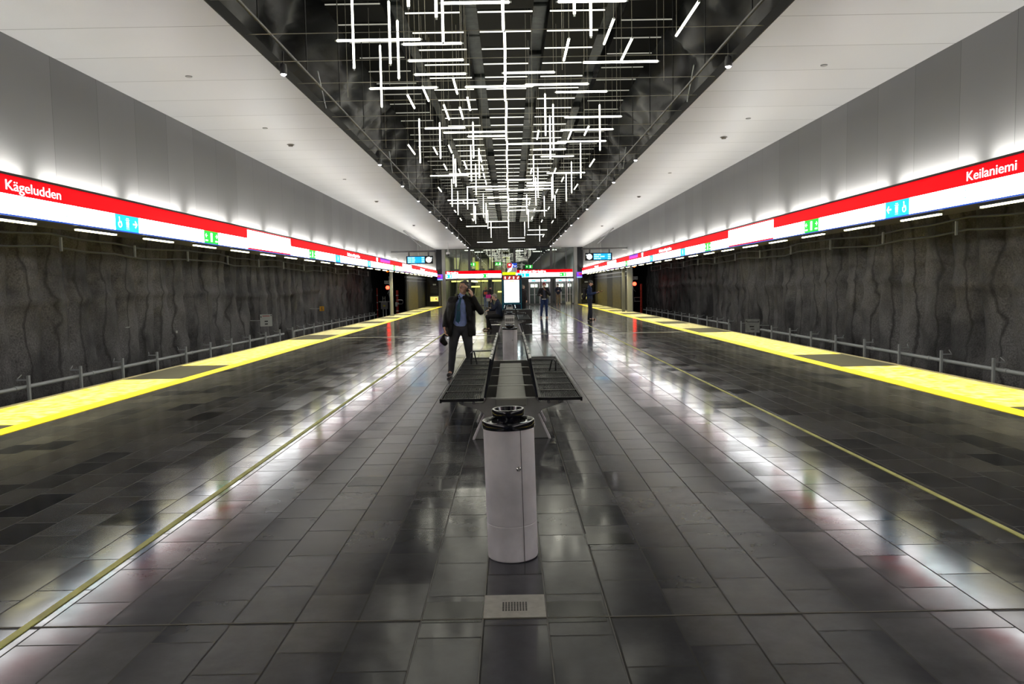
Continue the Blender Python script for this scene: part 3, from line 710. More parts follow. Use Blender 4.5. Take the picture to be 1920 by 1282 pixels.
# wall plates
def plate(name,label,loc,w_,h,mat,s,lines=(),turn=1.0):
    t=thing(name,label,'sign',loc,-s*PI/2*turn)
    if turn<1:      # carried on an arm reaching out from the rock
        q=Matrix.Rotation(s*PI/2*turn,3,'Z')@Vector((s*.75,.0,0)); MB().tube([(0,.03,0),(q.x,q.y+.03,0)],.02,6).build('wall_arm',galv,t)
    MB().box((0,0,0),(w_,.03,h)).build('plate',mat,t,bevel=.004)
    pz=[]
    for (dx,dz,ww,hh,mm) in lines: MB().box((dx*w_,-.018,dz*h),(ww*w_,.004,hh*h)).build('print_line',mm,t)
    return t
blk=pm('print_black',(.03,.03,.03),.5); platew=pm('plate_white',(.62,.64,.60),.5); redp=pm('print_red',(.5,.1,.08),.5)
a=onX(499,600.5,-11.0)
plate('track_sign','white square track sign mounted on the left rock wall',a,.52,.54,platew,-1,[(0,.36,.6,.06,redp),(-.42,.3,.08,.09,blk),(.42,.4,.08,.09,blk),(0,-.08,.28,.1,blk),(0,-.3,.25,.1,blk)],.3)
a=onX(1411,610.5,10.9)
plate('track_sign','grey square plate mounted over the right track pipe',a,.62,.60,pm('plate_grey',(.33,.34,.32),.5,noise=.2,nscale=6),1,[(0,.28,.8,.05,blk),(-.42,.34,.08,.08,blk),(.42,.30,.08,.08,blk),(-.04,-.06,.3,.1,blk),(0,-.26,.26,.06,blk)],.3)
a=onX(603.5,578.5,-11.0)
plate('warning_label','small orange warning label on the left rock wall',a,.26,.28,pm('label_orange',(.75,.38,.02),.5),-1,[(0,-.25,.5,.1,blk),(0,.1,.14,.4,blk)],.25)
a=onX(331,622,-11.1)
plate('warning_label','tiny white label on the near part of the left rock wall',a,.10,.08,platew,-1)
a=onX(239,613.5,-11.1)
plate('wall_clamp','thin steel clamp on the near part of the left rock wall',a,.2,.025,galv,-1)
# signals
redlight=pm('signal_red_glow',(1,.1,.05),.4,emit=(1,.035,.015),es=12)
def signal(px,py,Y,label,s,platepx):
    p=onY(px,py,Y)
    t=thing('track_signal',label,'signal',(p.x,Y,-1.2)); h=p.z+1.2
    MB().tube([(-.12*s,.1,0),(-.12*s,.1,h+.9)],.035,8).build('mast',galv,t)
    MB().lathe([(.0,.1),(.14,.1),(.15,0),(.17,-.12)],16,(0,0,0)).build('lamp_hood',blackpaint,t)
    hd_=[c for c in t.children if c.name.startswith('lamp_hood')][0]; hd_.rotation_euler=(-PI/2,0,0); hd_.location=(0,0,h)
    MB().sphere((0,-.06,h),(.15,.05,.15),16,10).build('red_lens',redlight,t,smooth=True)
    q=onY(platepx[0],platepx[1],Y)
    pl=MB().box((q.x-p.x,.0,q.z+1.2),(.40,.03,.24)).build('number_plate',platew,t)
    text('E18',.17,blk,pl,(q.x-p.x-.17,-.02,q.z+1.2-.06),(PI/2,0,0),'plate_number',.33,bold=.004)
    MB().tube([(-.12*s,.1,h+.3),(q.x-p.x,.05,q.z+1.2)],.02,6).build('plate_arm',galv,t)
    MB().tube([(-.12*s,.1,h-.15),(-.02,.05,h-.5),(.1,.02,h-.62)],.02,6).build('cable_tail',galv,t)
signal(727,539,46.5,'red track signal lit beside the left track',-1,(725.5,529)) if False else None
signal(727,539,60,'red track signal lit beside the left track',-1,(725.5,529))
signal(1189.5,532,60,'red track signal lit beside the right track',1,(1191,521))
# red repeater lights under the canopy
for px,py,nm in ((726.5,508,'left'),(1189,499,'right')):
    p=onY(px,py,56); o=MB().sphere((0,0,0),(.11,.08,.08)).build('repeater_light',pm('repeater_glow',(1,.2,0),.4,emit=(1,.08,.0),es=5),smooth=True); o.location=p; MB().tube([(0,0,.05),(0,0,5.0-p.z)],.02,6).build('rod',darksteel,o)
    tag(o,'small orange red light under the %s station sign'%nm,'lamp')
redpipe=pm('red_paint',(.35,.03,.02),.5); redbright=pm('red_paint_bright',(.6,.05,.03),.5)
for px,y0_,y1_,Y,r,m_,lab in ((706.5,540,592,62,.05,redpipe,'thin red standpipe beside the left cabinet'),(744.5,544,590,58,.10,redpipe,'thick red standpipe behind the left column'),(1202,532,592,58,.085,redbright,'bright red pole beside the right track signal')):
    a=onY(px,y0_,Y)
    t=thing('standpipe',lab,'pipe',(a.x,Y,-1.2)); MB().tube([(0,0,0),(0,0,a.z+1.2)],r,10).build('pipe',m_,t,smooth=40)
    mb=MB(); 
    for k in range(4): mb.tube([(0,0,.5+k*.6),(0,0,.56+k*.6)],r*1.2,10)
    mb.build('pipe_clamps',galv if m_ is not redbright else redpipe,t)
a=onY(721,573,61)
t=thing('track_cabinet','grey equipment cabinet on legs beside the left track','cabinet',(a.x,61,-1.2)); zc=a.z+1.2
MB().box((0,0,zc),(.55,.3,.56)).build('cabinet_body',pm('cabinet_grey',(.22,.21,.21),.5),t,bevel=.01)
MB().box((0,-.155,zc),(.16,.01,.13)).build('yellow_label',pm('label_yellow',(.6,.5,.02),.5),t)
for q in (-.12,.12): MB().tube([(q,0,0),(q,0,zc-.28)],.04,8).build('leg',galv,t)
MB().tube([(-.12,0,zc+.28),(-.12,0,zc+.75)],.03,6).tube([(.06,0,zc+.28),(.06,0,zc+.75)],.03,6).tube([(-.12,0,zc+.6),(.06,0,zc+.6)],.02,6).build('cable_conduit',galv,t)
MB().box((0,.0,zc+.33),(.9,.06,.06)).build('cross_bar',galv,t)
for px,py,Y,nm in ((749,566,57,'left'),(1195,561,59,'right')):
    a=onY(px,py,Y); mb=MB(); mb.tube([(-.25,0,.15),(.2,0,.15),(.27,0,.08),(.27,0,-.08),(.2,0,-.15),(-.25,0,-.15)],.022,8)
    if nm=='right': mb.tube([(-.25,0,.15),(-.2,0,-.15)],.022,8)
    o=mb.build('loop_bracket',pm('bracket_grey',(.3,.3,.3),.4,.4),smooth=40); o.location=a; tag(o,'looped grey steel bracket beside the %s red pipe'%nm,'bracket')
a=onY(743.5,570.5,57); o=MB().box((0,0,0),(.17,.15,.33)).build('junction_box',pm('box_light_grey',(.42,.42,.4),.5),bevel=.015); o.location=a; MB().box((.06,.06,0),(.2,.04,.04)).build('box_clamp',galv,o); tag(o,'small light grey junction box on the left red pipe','box')
# edge columns in front of the clad walls
for px,px2,nm in ((731,735,'left'),(1178,1187,'right')):
    s=-1 if nm=='left' else 1; a=onY(px,560,45).x; b_=onY(px2,560,45).x
    t=thing('edge_column','grey steel column at the %s platform edge under the sign'%nm,'column',((a+b_)/2,45.3,0)); W=abs(b_-a)+.02
    MB().bx(-W/2,W/2,-.12,.12,-.0,2.68).build('shaft',greysteel,t,bevel=.01); MB().bx(-W/2-.04,W/2+.04,-.16,.16,0,.03).build('foot_plate',darksteel,t)
    if s>0: MB().bx(-W/2-.3,-W/2-.12,.1,.24,0,2.68).build('rear_flange',darksteel,t)
# stays from soffit to wall
for pa,pb,nm in (((757,433),(789,462),'left'),((1150,428),(1121,456),'right')):
    s=-1 if nm=='left' else 1
    a=onZ(*pa,ZS-.05); b_=onX(*pb,s*(XW-.12)); o=MB().tube([(0,0,0),tuple(b_-a)],.03,6).build('diagonal_stay',darksteel); o.location=a
    tag(o,'thin dark diagonal stay between the %s soffit and wall'%nm,'stay')

# departure displays
blue=pm('display_blue',(0,.3,.8),.4,emit=(0,.42,1.0),es=1.0); txtb=pm('display_text',(.6,.95,1),.4,emit=(.35,.9,1),es=1.4)
for nm,px0,px1,py0,py1,Y in (('left',762,812,480,494.5,42),('right',1097,1147.5,474,488,42)):
    a=onY(px0,(py0+py1)/2,Y); b_=onY(px1,(py0+py1)/2,Y); zc=(a.z+b_.z)/2; xc=(a.x+b_.x)/2; W=b_.x-a.x; H=(py1-py0)*Y/FPX
    t=thing('departure_display','blue departure display with clock hanging on the %s side'%nm,'display',(xc,Y,zc))
    MB().box((0,0,0),(W,.18,H)).build('casing',blackpaint,t,bevel=.01)
    q=1 if nm=='left' else -1
    scx=-q*W*.13
    s_=MB().box((scx,-.095,0),(W*.64,.01,H*.8)).build('screen',blue,t)
    for i in range(3):
        ww=(.26,.28,.26)[i] if q>0 else (.26,.4,.26)[i]
        x0=scx-W*.31
        m_=MB(); m_.box((x0+W*ww*.25,-.103,H*(.26-.26*i)),(W*ww*.46,.004,H*.15)); m_.box((x0+W*ww*.78,-.103,H*(.26-.26*i)),(W*ww*.42,.004,H*.15)); m_.box((scx+W*.26,-.103,H*(.26-.26*i)),(W*.1,.004,H*.13)); m_.build('departure_line',txtb,s_)
    ck=MB().lathe([(0,0),(H*.36,0),(H*.36,.01)],24).build('clock_face',pm('clock_white',(1,1,1),.4,emit=(.9,1,1),es=1.8),t); ck.rotation_euler=(PI/2,0,0); ck.location=(q*W*.345,-.092,0)
    MB().box((q*W*.345+.03,-.108,.0),(.08,.006,.012)).box((q*W*.345,-.108,.03),(.012,.006,.09)).build('clock_hands',blk,ck).matrix_parent_inverse=ck.matrix_basis.inverted()
    MB().sphere((q*W*.45,-.1,H*.22),.03,8,6).build('status_light',pm('clock_dot',(1,1,1),.4,emit=(.8,1,1),es=2),t)
    zb=onY(787 if q>0 else 1122,471.5 if q>0 else 466,Y).z-zc
    xw=(-XW if q>0 else XW)-xc
    MB().bx(xw, q*W*.62,-.04,.04,zb-.04,zb+.05).build('support_beam',darksteel,t)
    for dx in (-.4,.33): MB().bx(dx*W*q*1.0-.04,dx*W*q*1.0+.04,-.03,.03,H/2,zb).build('hanger',darksteel,t)
    MB().box((xw*.9,-.02,zb-.07),(.3,.1,.07)).build('small_projector',greysteel,t)

# ------------------------------------------------------------------ glass front at the far end
GX0,GX1=-5.75,5.75
gm=glass_mat('clear_glass',(.86,.92,.9)); n_=0
mulls=[-5.75,-4.75,-3.58,-2.58,-1.62,-.72,.45,1.65,2.8,3.72,4.05,5.05,5.75]
thick={-3.58,.45,3.72}
for a,b_ in zip(mulls[:-1],mulls[1:]):
    n_+=1
    o=struct('window_%d'%n_, MB().bx(a+.03,b_-.03,EL+.04,EL+.06,3.15,ZS), gm)
    if b_<=-.7 or True:
        if b_<.5: struct('window_%d'%n_, MB().bx(a+.03,b_-.03,EL+.04,EL+.06,.12,2.3), gm)
mb=MB()
for m_ in mulls:
    h=.11 if m_ in thick else .035
    mb.bx(m_-h,m_+h,EL-.03,EL+.13,0,ZS)
struct('trim_14', mb, darksteel)
struct('trim_15', MB().bx(GX0,GX1,EL-.04,EL+.12,0,.10).bx(GX0,GX1,EL-.04,EL+.12,2.28,2.4).bx(GX0,GX1,EL-.06,EL+.12,ZS-.05,ZS), darksteel)
struct('trim_16', MB().bx(GX0-.2,GX1+.2,EL-.5,EL-.2,-.004,.004), pm('steel_threshold',(.5,.48,.4),.25,.5))
def endsign(x0,x1,label,name_x,word,pics):
    t=thing('concourse_sign',label,'sign',((x0+x1)/2,EL-.235,2.46)); h=(x1-x0)/2
    MB().bx(-h,h,.02,.2,0,.68).build('housing',black_trim,t)
    MB().bx(-h,h,0,.02,.38,.66).build('red_panel',signr,t); MB().bx(-h,h,0,.02,.02,.38).build('white_panel',signw,t)
    text(word,.26,signtxt,t,(-h+name_x[0],-.01,.43),(PI/2,0,0),'station_name',name_x[1],bold=.008)
    for xa,xb,c in pics:
        f_=MB().bx(-h+xa,-h+xb,-.01,.0,.03,.37).build('pictogram_panel',c,t); g=MB(); liftfolk(g,-h+(xa+xb)/2+.12,.2,.25); arrow(g,-h+(xa+xb)/2-.2,.2,.18,1); o=g.build('pictogram',signtxt,f_); o.location=(0,-.016,0)
endsign(-5.7,-.75,'lit red and white sign across the escalator side of the glass front',(.1,1.0),'Kägeludden',[(.05,.55,signcyan),(3.3,3.75,signgreen)])
endsign(.55,5.6,'lit red and white sign across the lift side of the glass front',(.35,2.3),'Keilaniemi Kägeludden',[(.15,1.2,signcyan),(3.9,4.5,signgreen)])
# purple adverts on the end fins
for s,nm in ((-1,'left'),(1,'right')):
    t=thing('corner_advert','purple and red lit advert strip at the far %s corner'%nm,'advertisement',(s*6.2,EL-.35,2.35))
    MB().box((0,0,.25),(.48,.06,.5)).build('panel',purple,t); MB().box((s*.08,-.035,.33),(.3,.01,.2)).build('red_swoosh',pm('swoosh_red',(.6,0,.1),.4,emit=(.55,0,.08),es=.7),t); MB().box((0,-.035,.04),(.46,.01,.1)).build('lower_band',pm('pale_blue_light',(.3,.6,.9),.4,emit=(.3,.6,.9),es=.8),t)
    # access cabinet with the lit yellow panel
    t=thing('access_gate','black track access gate with lit yellow panel at the far %s platform end'%nm,'gate',(s*6.75,EL-.35,0))
    MB().bx(-.38,.38,0,.06,0,2.25).build('gate_panel',blackpaint,t)
    for k in range(5): MB().bx(-.33,.33,-.02,.0,1.25+k*.12,1.28+k*.12).build('louvre',darksteel,t)
    MB().bx(-.40,.40,-.08,0,.42,.95).build('panel_frame',pm('frame_cream',(.5,.48,.3),.5),t,bevel=.06)
    f_=MB().bx(-.32,.32,-.10,-.08,.50,.86).build('lit_panel',pm('panel_yellow_glow',(.9,.85,.2),.5,emit=(1,.88,.22),es=1.2),t)
    MB().bx(-.26,-.02,-.108,-.1,.58,.62).bx(-.26,-.02,-.108,-.1,.68,.72).bx(-.26,-.02,-.108,-.1,.77,.8).build('print_lines',pm('print_olive',(.35,.3,.02),.5),f_)
    o=MB().lathe([(0,0),(.09,0),(.09,.01)],16).build('round_mark',pm('print_orange',(.7,.2,.05),.5,emit=(.9,.3,.1),es=.5),f_); o.rotation_euler=(PI/2,0,0); o.location=(.17,-.105,.68)
    MB().bx(-.1,.18,-.02,0,1.9,2.02).build('white_notice',platew,t)
    MB().bx(s*-.5-.09,s*-.5+.09,-.05,.1,0,2.3).build('gate_post',darksteel,t)

# concourse behind the glass
inm=pm('concourse_wall',(.30,.31,.32),.6)
struct('wall_front', MB().bx(-6.2,6.2,83.8,84,0,ZS+.4), pm('concourse_back',(.22,.23,.25),.5))
struct('wall_left', MB().bx(-6.3,-6.15,EL+.3,84,0,ZS+.4), inm); struct('wall_right', MB().bx(6.15,6.3,EL+.3,84,0,ZS+.4), inm)
struct('ceiling', MB().bx(-6.2,6.2,EL+.25,84,ZS+.3,ZS+.4), pm('concourse_ceiling',(.16,.17,.20),.5))
glow=pm('concourse_lamp_glow',(1,1,.9),.5,emit=(1,.97,.8),es=5)
pr=None
for i,(x,y,z) in enumerate([(-4.6,70,5.34),(-2.2,72,5.34),(-4,75,5.34),(-.6,74,5.34),(1.4,70,5.34),(3.4,71,5.34),(4.6,73,5.34),(2.2,75,5.34),(4.4,77,5.34),(1.0,78,5.34),(-3.2,79,5.34),(3.0,80,5.34)]):
    if pr is None: pr=MB().box((0,0,0),(.9,.12,.05)).build('concourse_lamp',glow); tag(pr,'slim ceiling lamp seen through the upper glass front','lamp','ceiling lamps of the concourse'); pr.location=(x,y,z)
    else: dup(pr,(x,y,z))
lamp('AREA','escalator_hall_light',(-3.2,73,4.7),420,(1,.86,.42),(0,0,0),5,8)
lamp('AREA','lift_lobby_light',(3.2,72,4.6),160,(.92,.97,1),(0,0,0),4.5,6)
# escalators
stepm=panel_mat('escalator_steps',(.34,.33,.27),1,.40,0,.35,.5,.12,.1); bal=pm('escalator_side',(.36,.35,.28),.3,.7)
def escalator():
    t=thing('escalator','','escalator'); A=math.radians(27)
    mb=MB()
    for k in range(24):
        yy=1.2+k*.40; zz=max(0,(k-1)*.205); mb.bx(-.5,.5,yy,yy+.42,zz,zz+.2)
    mb.bx(-.5,.5,0,1.2,0,.03); mb.build('steps',pm('step_metal',(.4,.4,.34),.35,.6),t)
    for q in (-1,1):
        poly=[(0,0),(0,.95),(1.3,.95),(10.5,5.75),(10.5,4.6),(1.5,0)]
        v=[(q*.56+d,y_,z_) for d in (-.05,.05) for y_,z_ in poly]; n=6
        MB().add(v,[tuple(range(n)),tuple(range(2*n-1,n-1,-1))]+[(i,(i+1)%n,(i+1)%n+n,i+n) for i in range(n)]).build('balustrade',bal,t)
        MB().tube([(q*.56,-.12,.6),(q*.56,-.1,.93),(q*.56,.05,1.0),(q*.56,1.3,1.0),(q*.56,10.5,5.8)],.045,8).build('handrail',blackpaint,t,smooth=40)
    MB().bx(-.42,-.37,.6,9.4,.02,.05)
    return t
es=escalator()
for i,(x,lab) in enumerate(((-4.55,'leftmost escalator behind the glass front'),(-2.75,'middle of the three escalators behind the glass front'),(-.95,'right hand escalator behind the glass front, nearest the pillar'))):
    if i==0: es.location=(x,EL+2.6,0); es['label']=lab
    else: dup(es,(x,EL+2.6,0),lab)
yglow=pm('yellow_lamp_glow',(1,.9,.2),.5,emit=(1,.86,.18),es=3.2)
pr=None
for i,(x,z,Y,W) in enumerate(((-4.55,2.22,EL+1.2,1.5),(-2.75,2.22,EL+1.2,1.5),(-1.1,2.22,EL+1.2,1.0),(-3.3,1.72,EL+5,.8),(-.9,1.2,EL+3.5,.5),(-5.2,.75,EL+2,.5))):
    o=MB().box((0,0,0),(W,.1,.12)).build('escalator_lamp',yglow); o.location=(x,Y,z); MB().bx(-.01,.01,-.01,.01,.06,ZS+.3-z).build('rod',darksteel,o)
    tag(o,'yellow glowing lamp over '+('the left escalator','the middle escalator','the right escalator','the middle escalator, lower and deeper','the right escalator, low down','the floor at the far left of the glass front')[i],'lamp')
ygl2=pm('pale_yellow_panel',(.8,.75,.3),.4,emit=(.85,.8,.35),es=.55)
for i,x in enumerate((-5.1,-3.65,-1.85,-.35)):
    o=MB().box((0,0,0),(.5 if i%3 else .85,.08,1.25)).build('backlit_panel',ygl2); o.location=(x*1.13,83.74,4.35); tag(o,'pale yellow backlit wall panel above the escalators, %s'%('leftmost','second from left','third from left','rightmost')[i],'panel')
for i,(x,lab) in enumerate(((-3.35,'green exit sign hanging left above the escalators'),(-.98,'green exit sign hanging above the right escalator'),(1.75,'green exit sign hanging above the lift doors'))):
    t=thing('exit_sign',lab,'sign',(x,EL-.35 if False else EL+.6,3.72 if i<2 else 3.42)); MB().box((0,0,0),(.62,.08,.30)).build('sign_box',signgreen,t,bevel=.03)
    g=MB(); arrow(g,-.15,0,.17,-1); runner(g,.12,0,.24); o=g.build('pictogram',signtxt,t); o.location=(0,-.045,0); MB().bx(-.01,.01,-.01,.01,.15,ZS+.3-(3.72 if i<2 else 3.42)).build('rod',darksteel,t)
o=MB().box((0,0,0),(.3,.06,.75)).build('yellow_poster',pm('poster_yellow',(.9,.85,0),.5,emit=(.9,.85,.0),es=.7)); o.location=(-2.95,EL+1.0,3.6); MB().bx(-.01,.01,-.01,.01,.37,ZS+.3-3.6).build('rod',darksteel,o); tag(o,'bright yellow poster strip beside the left exit sign','poster')
# lift doors on the right
for i,(a,b_) in enumerate(((1.70,2.72),(2.86,3.62),(4.15,5.05),(5.12,5.68))):
    t=thing('lift_front',('first lift front beside the pillar with lit white header','second lift front from the pillar with lit white header','third lift front with lit white header','narrow rightmost lift front with lit header')[i],'lift',((a+b_)/2,EL+.35,0)); h=(b_-a)/2
    MB().bx(-h,h,0,.06,2.06,2.34).build('lit_header',pm('header_white_light',(1,1,1),.4,emit=(.95,.99,1),es=2.2),t)
    MB().bx(-h*.5,h*.2,-.02,0,2.1,2.2).build('cyan_label',signcyan,t)
    MB().bx(-h,-h+.08,-.02,.1,0,2.06).bx(h-.08,h,-.02,.1,0,2.06).build('door_frame',steel,t)
    for q in (-1,1): MB().bx(q*.01,q*(h-.1),.06,.08,.05,1.9).build('door_leaf',gm,t)
    MB().bx(-.04,.04,.03,.09,.05,1.95).build('centre_stile',steel,t)
    MB().bx(-h,h,1.2,1.25,.0,2.3).build('rear_wall',pm('lift_interior',(.20,.21,.22),.3,.5),t)
    MB().box((0,1.15,1.7),(h*1.2,.04,.25)).build('interior_lamp',glow,t)
    MB().bx(-h,h,1.05,1.12,.85,.92).build('lift_rail',steel,t)
struct('trim_17', MB().bx(4.95,5.4,EL-.4,EL-.2,0,.22), pm('pale_block',(.6,.6,.5),.5))

# ------------------------------------------------------------------ bins and benches on the centre line
SX=-.01
def bin_plain():
    t=thing('litter_bin','','litter bin'); n=48
    MB().lathe([(.0,.004),(.150,.004),(.152,.01),(.152,.20),(.1505,.202),(.1505,.206),(.152,.208),(.152,.745)],n).build('cylinder_body',steel,t,smooth=15)
    a0=-PI/2-1.0; a1=-PI/2+.45
    MB().lathe([(.1515,.212),(.1535,.212),(.1535,.742),(.1515,.742)],24,a0=a0,a1=a1).build('access_door',steel,t,smooth=40)
    MB().lathe([(.1545,.0),(.1545,.742)],1,a0=a1,a1=a1+.025).build('door_seam',pm('seam_dark',(.08,.08,.085),.6),t)
    k=MB().lathe([(.0,0),(.013,.0),(.014,.006),(.008,.012),(0,.012)],16).build('lock_knob',chrome,t,smooth=40)
    k.location=(.154*math.cos(-PI/2+.33),.154*math.sin(-PI/2+.33),.53); k.rotation_euler=(PI/2,0,.33)
    MB().lathe([(.150,.742),(.158,.742),(.159,.75),(.159,.775),(.155,.783),(.148,.783),(.10,.745),(.085,.735)],n).build('rim',blackgloss,t,smooth=50)
    MB().lathe([(.148,.779),(.095,.748),(.088,.748)],n).build('polished_funnel',chrome,t,smooth=40)
    return t
def bin_ash(t):
    MB().lathe([(.070,.72),(.070,.79),(.098,.797),(.100,.826),(.096,.834),(.084,.834),(.074,.80),(.0,.79)],48,(0,.075,0)).build('ash_cup',blackgloss,t,smooth=50)
b1=bin_plain(); b1.location=(SX+.0,4.43,0); b1.scale=(1,1,1.06); b1.rotation_euler=(0,math.radians(-1.0),0); b1['label']='large steel litter bin standing nearest the viewer, black rim'
bin_ash(b1)
b2=dup(b1,(SX-.01,15.5,0),'plain steel litter bin behind the near bench, second from the viewer'); b2.rotation_euler=(0,0,0); b2.scale=(1,1,1)
def bin_slot():
    t=thing('litter_bin','','litter bin'); n=48
    z=.06; th=math.radians(7.5)
    mb=MB()
    def patch(a0,a1,z0,z1,r=.152): mb.lathe([(r,z0),(r,z1)],3,a0=a0,a1=a1)
    N=22
    for k in range(N):
        a=2*PI*k/N; patch(a,a+2*PI/N*.36,.0,.745)
    for zz in (.0,.19,.34,.49,.64,.70): mb.lathe([(.152,zz),(.152,zz+.05)],n)
    mb.build('slotted_body',pm('light_steel',(.72,.70,.68),.5,.3),t,smooth=40,fix=False)
    MB().lathe([(0,.02),(.12,.02),(.12,.72)],24).build('inner_liner',pm('liner_dark',(.06,.06,.06),.6),t,smooth=40)
    MB().lathe([(.150,.742),(.158,.742),(.159,.75),(.159,.775),(.155,.783),(.148,.783),(.10,.745),(.0,.735)],n).build('rim',blackgloss,t,smooth=50)
    MB().lathe([(.148,.779),(.095,.748),(.088,.748)],n).build('polished_funnel',chrome,t,smooth=40)
    return t
b3=bin_slot(); bin_ash(b3); b3.location=(SX-.02,23.6,0); b3['label']='slotted steel litter bin in front of the far bench, third from the viewer'
dup(b3,(SX-.02,33.4,0),'slotted steel litter bin before the info pillar, farthest from the viewer')

steelcap=pm('cap_steel',(.25,.26,.28),.25,.7)
def bench():
    t=thing('platform_bench','','bench')
    # origin: centre of the near end; bench runs +y 4.6 m
    Lb=4.6; nu=8; u=Lb/nu; zs=.435
    for k in range(3):
        a=.15+k*1.25; MB().bx(-.165,.165,a,a+1.24,.36,.435).build('centre_slab',pm('pale_cast_slab',(.27,.27,.24),.4,.1,noise=.08,nscale=3),t,bevel=.006)
    # cast star shaped frames
    for k in range(5):
        y=.22+k*1.02
        poly=[(-.40,0),(-.30,0),(-.10,.07),(.10,.07),(.30,0),(.40,0),(.34,.12),(.285,.26),(.33,.30),(.56,.385),(.56,.41),(.30,.385),(.24,.45),(.20,.36),(-.20,.36),(-.24,.45),(-.30,.385),(-.56,.41),(-.56,.385),(-.33,.30),(-.285,.26),(-.34,.12)]
        poly=[(-.41,0),(.41,0),(.35,.12),(.285,.26),(.34,.31),(.56,.385),(.56,.41),(.30,.39),(.26,.44),(-.26,.44),(-.30,.39),(-.56,.41),(-.56,.385),(-.34,.31),(-.285,.26),(-.35,.12)]
        fr=MB().prism_y(poly,y-.035,y+.035).build('cast_frame',cast,t,bevel=.008)
        # splayed polished side flanges
        m_=MB()
        for q in (-1,1):
            m_.add([(q*.30,y-.05,.26),(q*.42,y-.05,0),(q*.42,y+.10,0),(q*.30,y+.10,.26),(q*.285,y-.05,.26),(q*.395,y-.05,0),(q*.395,y+.10,0),(q*.285,y+.10,.26)],[(0,1,2,3),(7,6,5,4),(0,4,5,1),(1,5,6,2),(2,6,7,3),(3,7,4,0)])
        m_.build('leg_flange',steel,fr)
        m_=MB()
        for q in (-1,1):
            for dx in (.40,.52): m_.tube([(q*dx,y-.05,.395),(q*dx,y-.03,.395)],.018,10)
        m_.build('bolts',chrome,fr)
    for q in (-1,1):
        for k in range(nu):
            y=k*u
            mb=MB()
            mb.bx(q*.285,q*.745,y+.0,y+.035,zs,zs+.03); mb.bx(q*.285,q*.745,y+u-.022,y+u,zs,zs+.03)
            mb.bx(q*.285,q*.32,y,y+u,zs,zs+.03); mb.bx(q*.725,q*.745,y,y+u,zs-.01,zs+.03)
            fr=mb.build('seat',blackpaint,t)
            sl=MB()
            for i in range(22):
                x=q*(.332+i*.0178); sl.bx(x-.0045,x+.0045,y+.03,y+u-.02,zs+.010,zs+.026)
            sl.build('seat_slats',pm('slat_black',(.006,.006,.008),.5,.0,spec=.2),fr)
            # backrest leaning to the middle
            m_=MB(); z0,z1=.47,.87; x0_,x1_=.285,.215
            def bk(ya,yb_,za,zb,thk=.018):
                xa=x0_+(x1_-x0_)*(za-z0)/(z1-z0); xb=x0_+(x1_-x0_)*(zb-z0)/(z1-z0)
                v=[(q*xa,ya,za),(q*xa,yb_,za),(q*xb,yb_,zb),(q*xb,ya,zb),(q*(xa-thk),ya,za),(q*(xa-thk),yb_,za),(q*(xb-thk),yb_,zb),(q*(xb-thk),ya,zb)]
                m_.add(v,[(0,1,2,3),(7,6,5,4),(0,4,5,1),(1,5,6,2),(2,6,7,3),(3,7,4,0)])
            bk(y+.02,y+.045,z0,z1,.022); bk(y+u-.045,y+u-.02,z0,z1,.022); bk(y+.02,y+u-.02,z1-.03,z1,.022); bk(y+.02,y+u-.02,z0,z0+.05,.022)
            for i in range(13): zz=z0+.06+i*.024; bk(y+.04,y+u-.04,zz,zz+.012,.012)
            b_=m_.build('backrest',pm('backrest_black',(.02,.022,.03),.22,.2),t)
            MB().bx(q*(.20),q*(.222),y+.04,y+u-.04,z1,z1+.008).build('top_cap',steelcap,b_)
    return t
bn=bench(); bn.location=(SX,7.72,0); bn['label']='black slatted double bench nearest the viewer on cast metal legs'
steelarm=pm('armrest_steel',(.35,.36,.38),.22,.8)
def armrest(parent,x0,x1,y,z,dark=False):
    MB().tube([(x0,y,.44),(x0,y-.06,z-.03),(x0+.03*(1 if x1>x0 else -1),y-.05,z),(x1,y-.0,z),(x1,y+.16,z)],.011,8).tube([(x0+(.09 if x1>x0 else -.09),y+.0,.44),(x0+(.05 if x1>x0 else -.05),y-.05,z-.01)],.011,8).build('armrest',steelarm,parent,smooth=40)
armrest(bn,-.60,-.27,3.6,.66); armrest(bn,.62,.25,2.55,.62)
b2_=dup(bn,(SX-.01,26.6,0),'black slatted double bench further away where a person sits')
# low box behind the far bench
t=thing('low_partition','low black partition box with pale top edge behind the far bench','partition',(-.02,32.4,0))
MB().bx(-.98,.96,0,.12,.02,.64).build('panel',pm('partition_dark',(.05,.045,.045),.4),t)
MB().bx(-.98,.96,-.02,.14,.64,.66).build('top_edge',pm('partition_edge',(.5,.6,.62),.2,.5),t); MB().bx(.3,.38,-.012,0,.56,.59).build('small_label',platew,t)
# info pillar
p0=onY(941,560,35).x; p1=onY(979,560,35).x; xc=(p0+p1)/2; W=p1-p0
t=thing('info_pillar','tall dark information pillar with bright white map screen','information pillar',(xc,35,0))
MB().bx(-W/2,W/2,0,.35,0,2.17).build('pillar_body',pm('pillar_navy',(.012,.02,.045),.25),t,bevel=.02)
MB().bx(-W/2+.03,-W/2+.06,-.01,0,.3,2.0).bx(W/2-.06,W/2-.03,-.01,0,.3,2.0).bx(-W/2+.03,W/2-.03,-.01,0,.82,.86).build('cyan_edge_light',pm('cyan_edge_glow',(0,.07,.11),.4,emit=(.0,.35,.5),es=.10),t)
MB().bx(-W*.38,W*.36,-.02,0,.90,1.95).build('screen',pm('screen_white_glow',(.9,1,1),.4,emit=(.80,.98,1),es=2.6),t)
hd=MB().bx(-W*.42,W*.40,-.02,0,1.97,2.14).build('red_header',pm('header_red',(.4,.04,.04),.4,emit=(.42,.03,.03),es=.8),t)
g=MB(); 
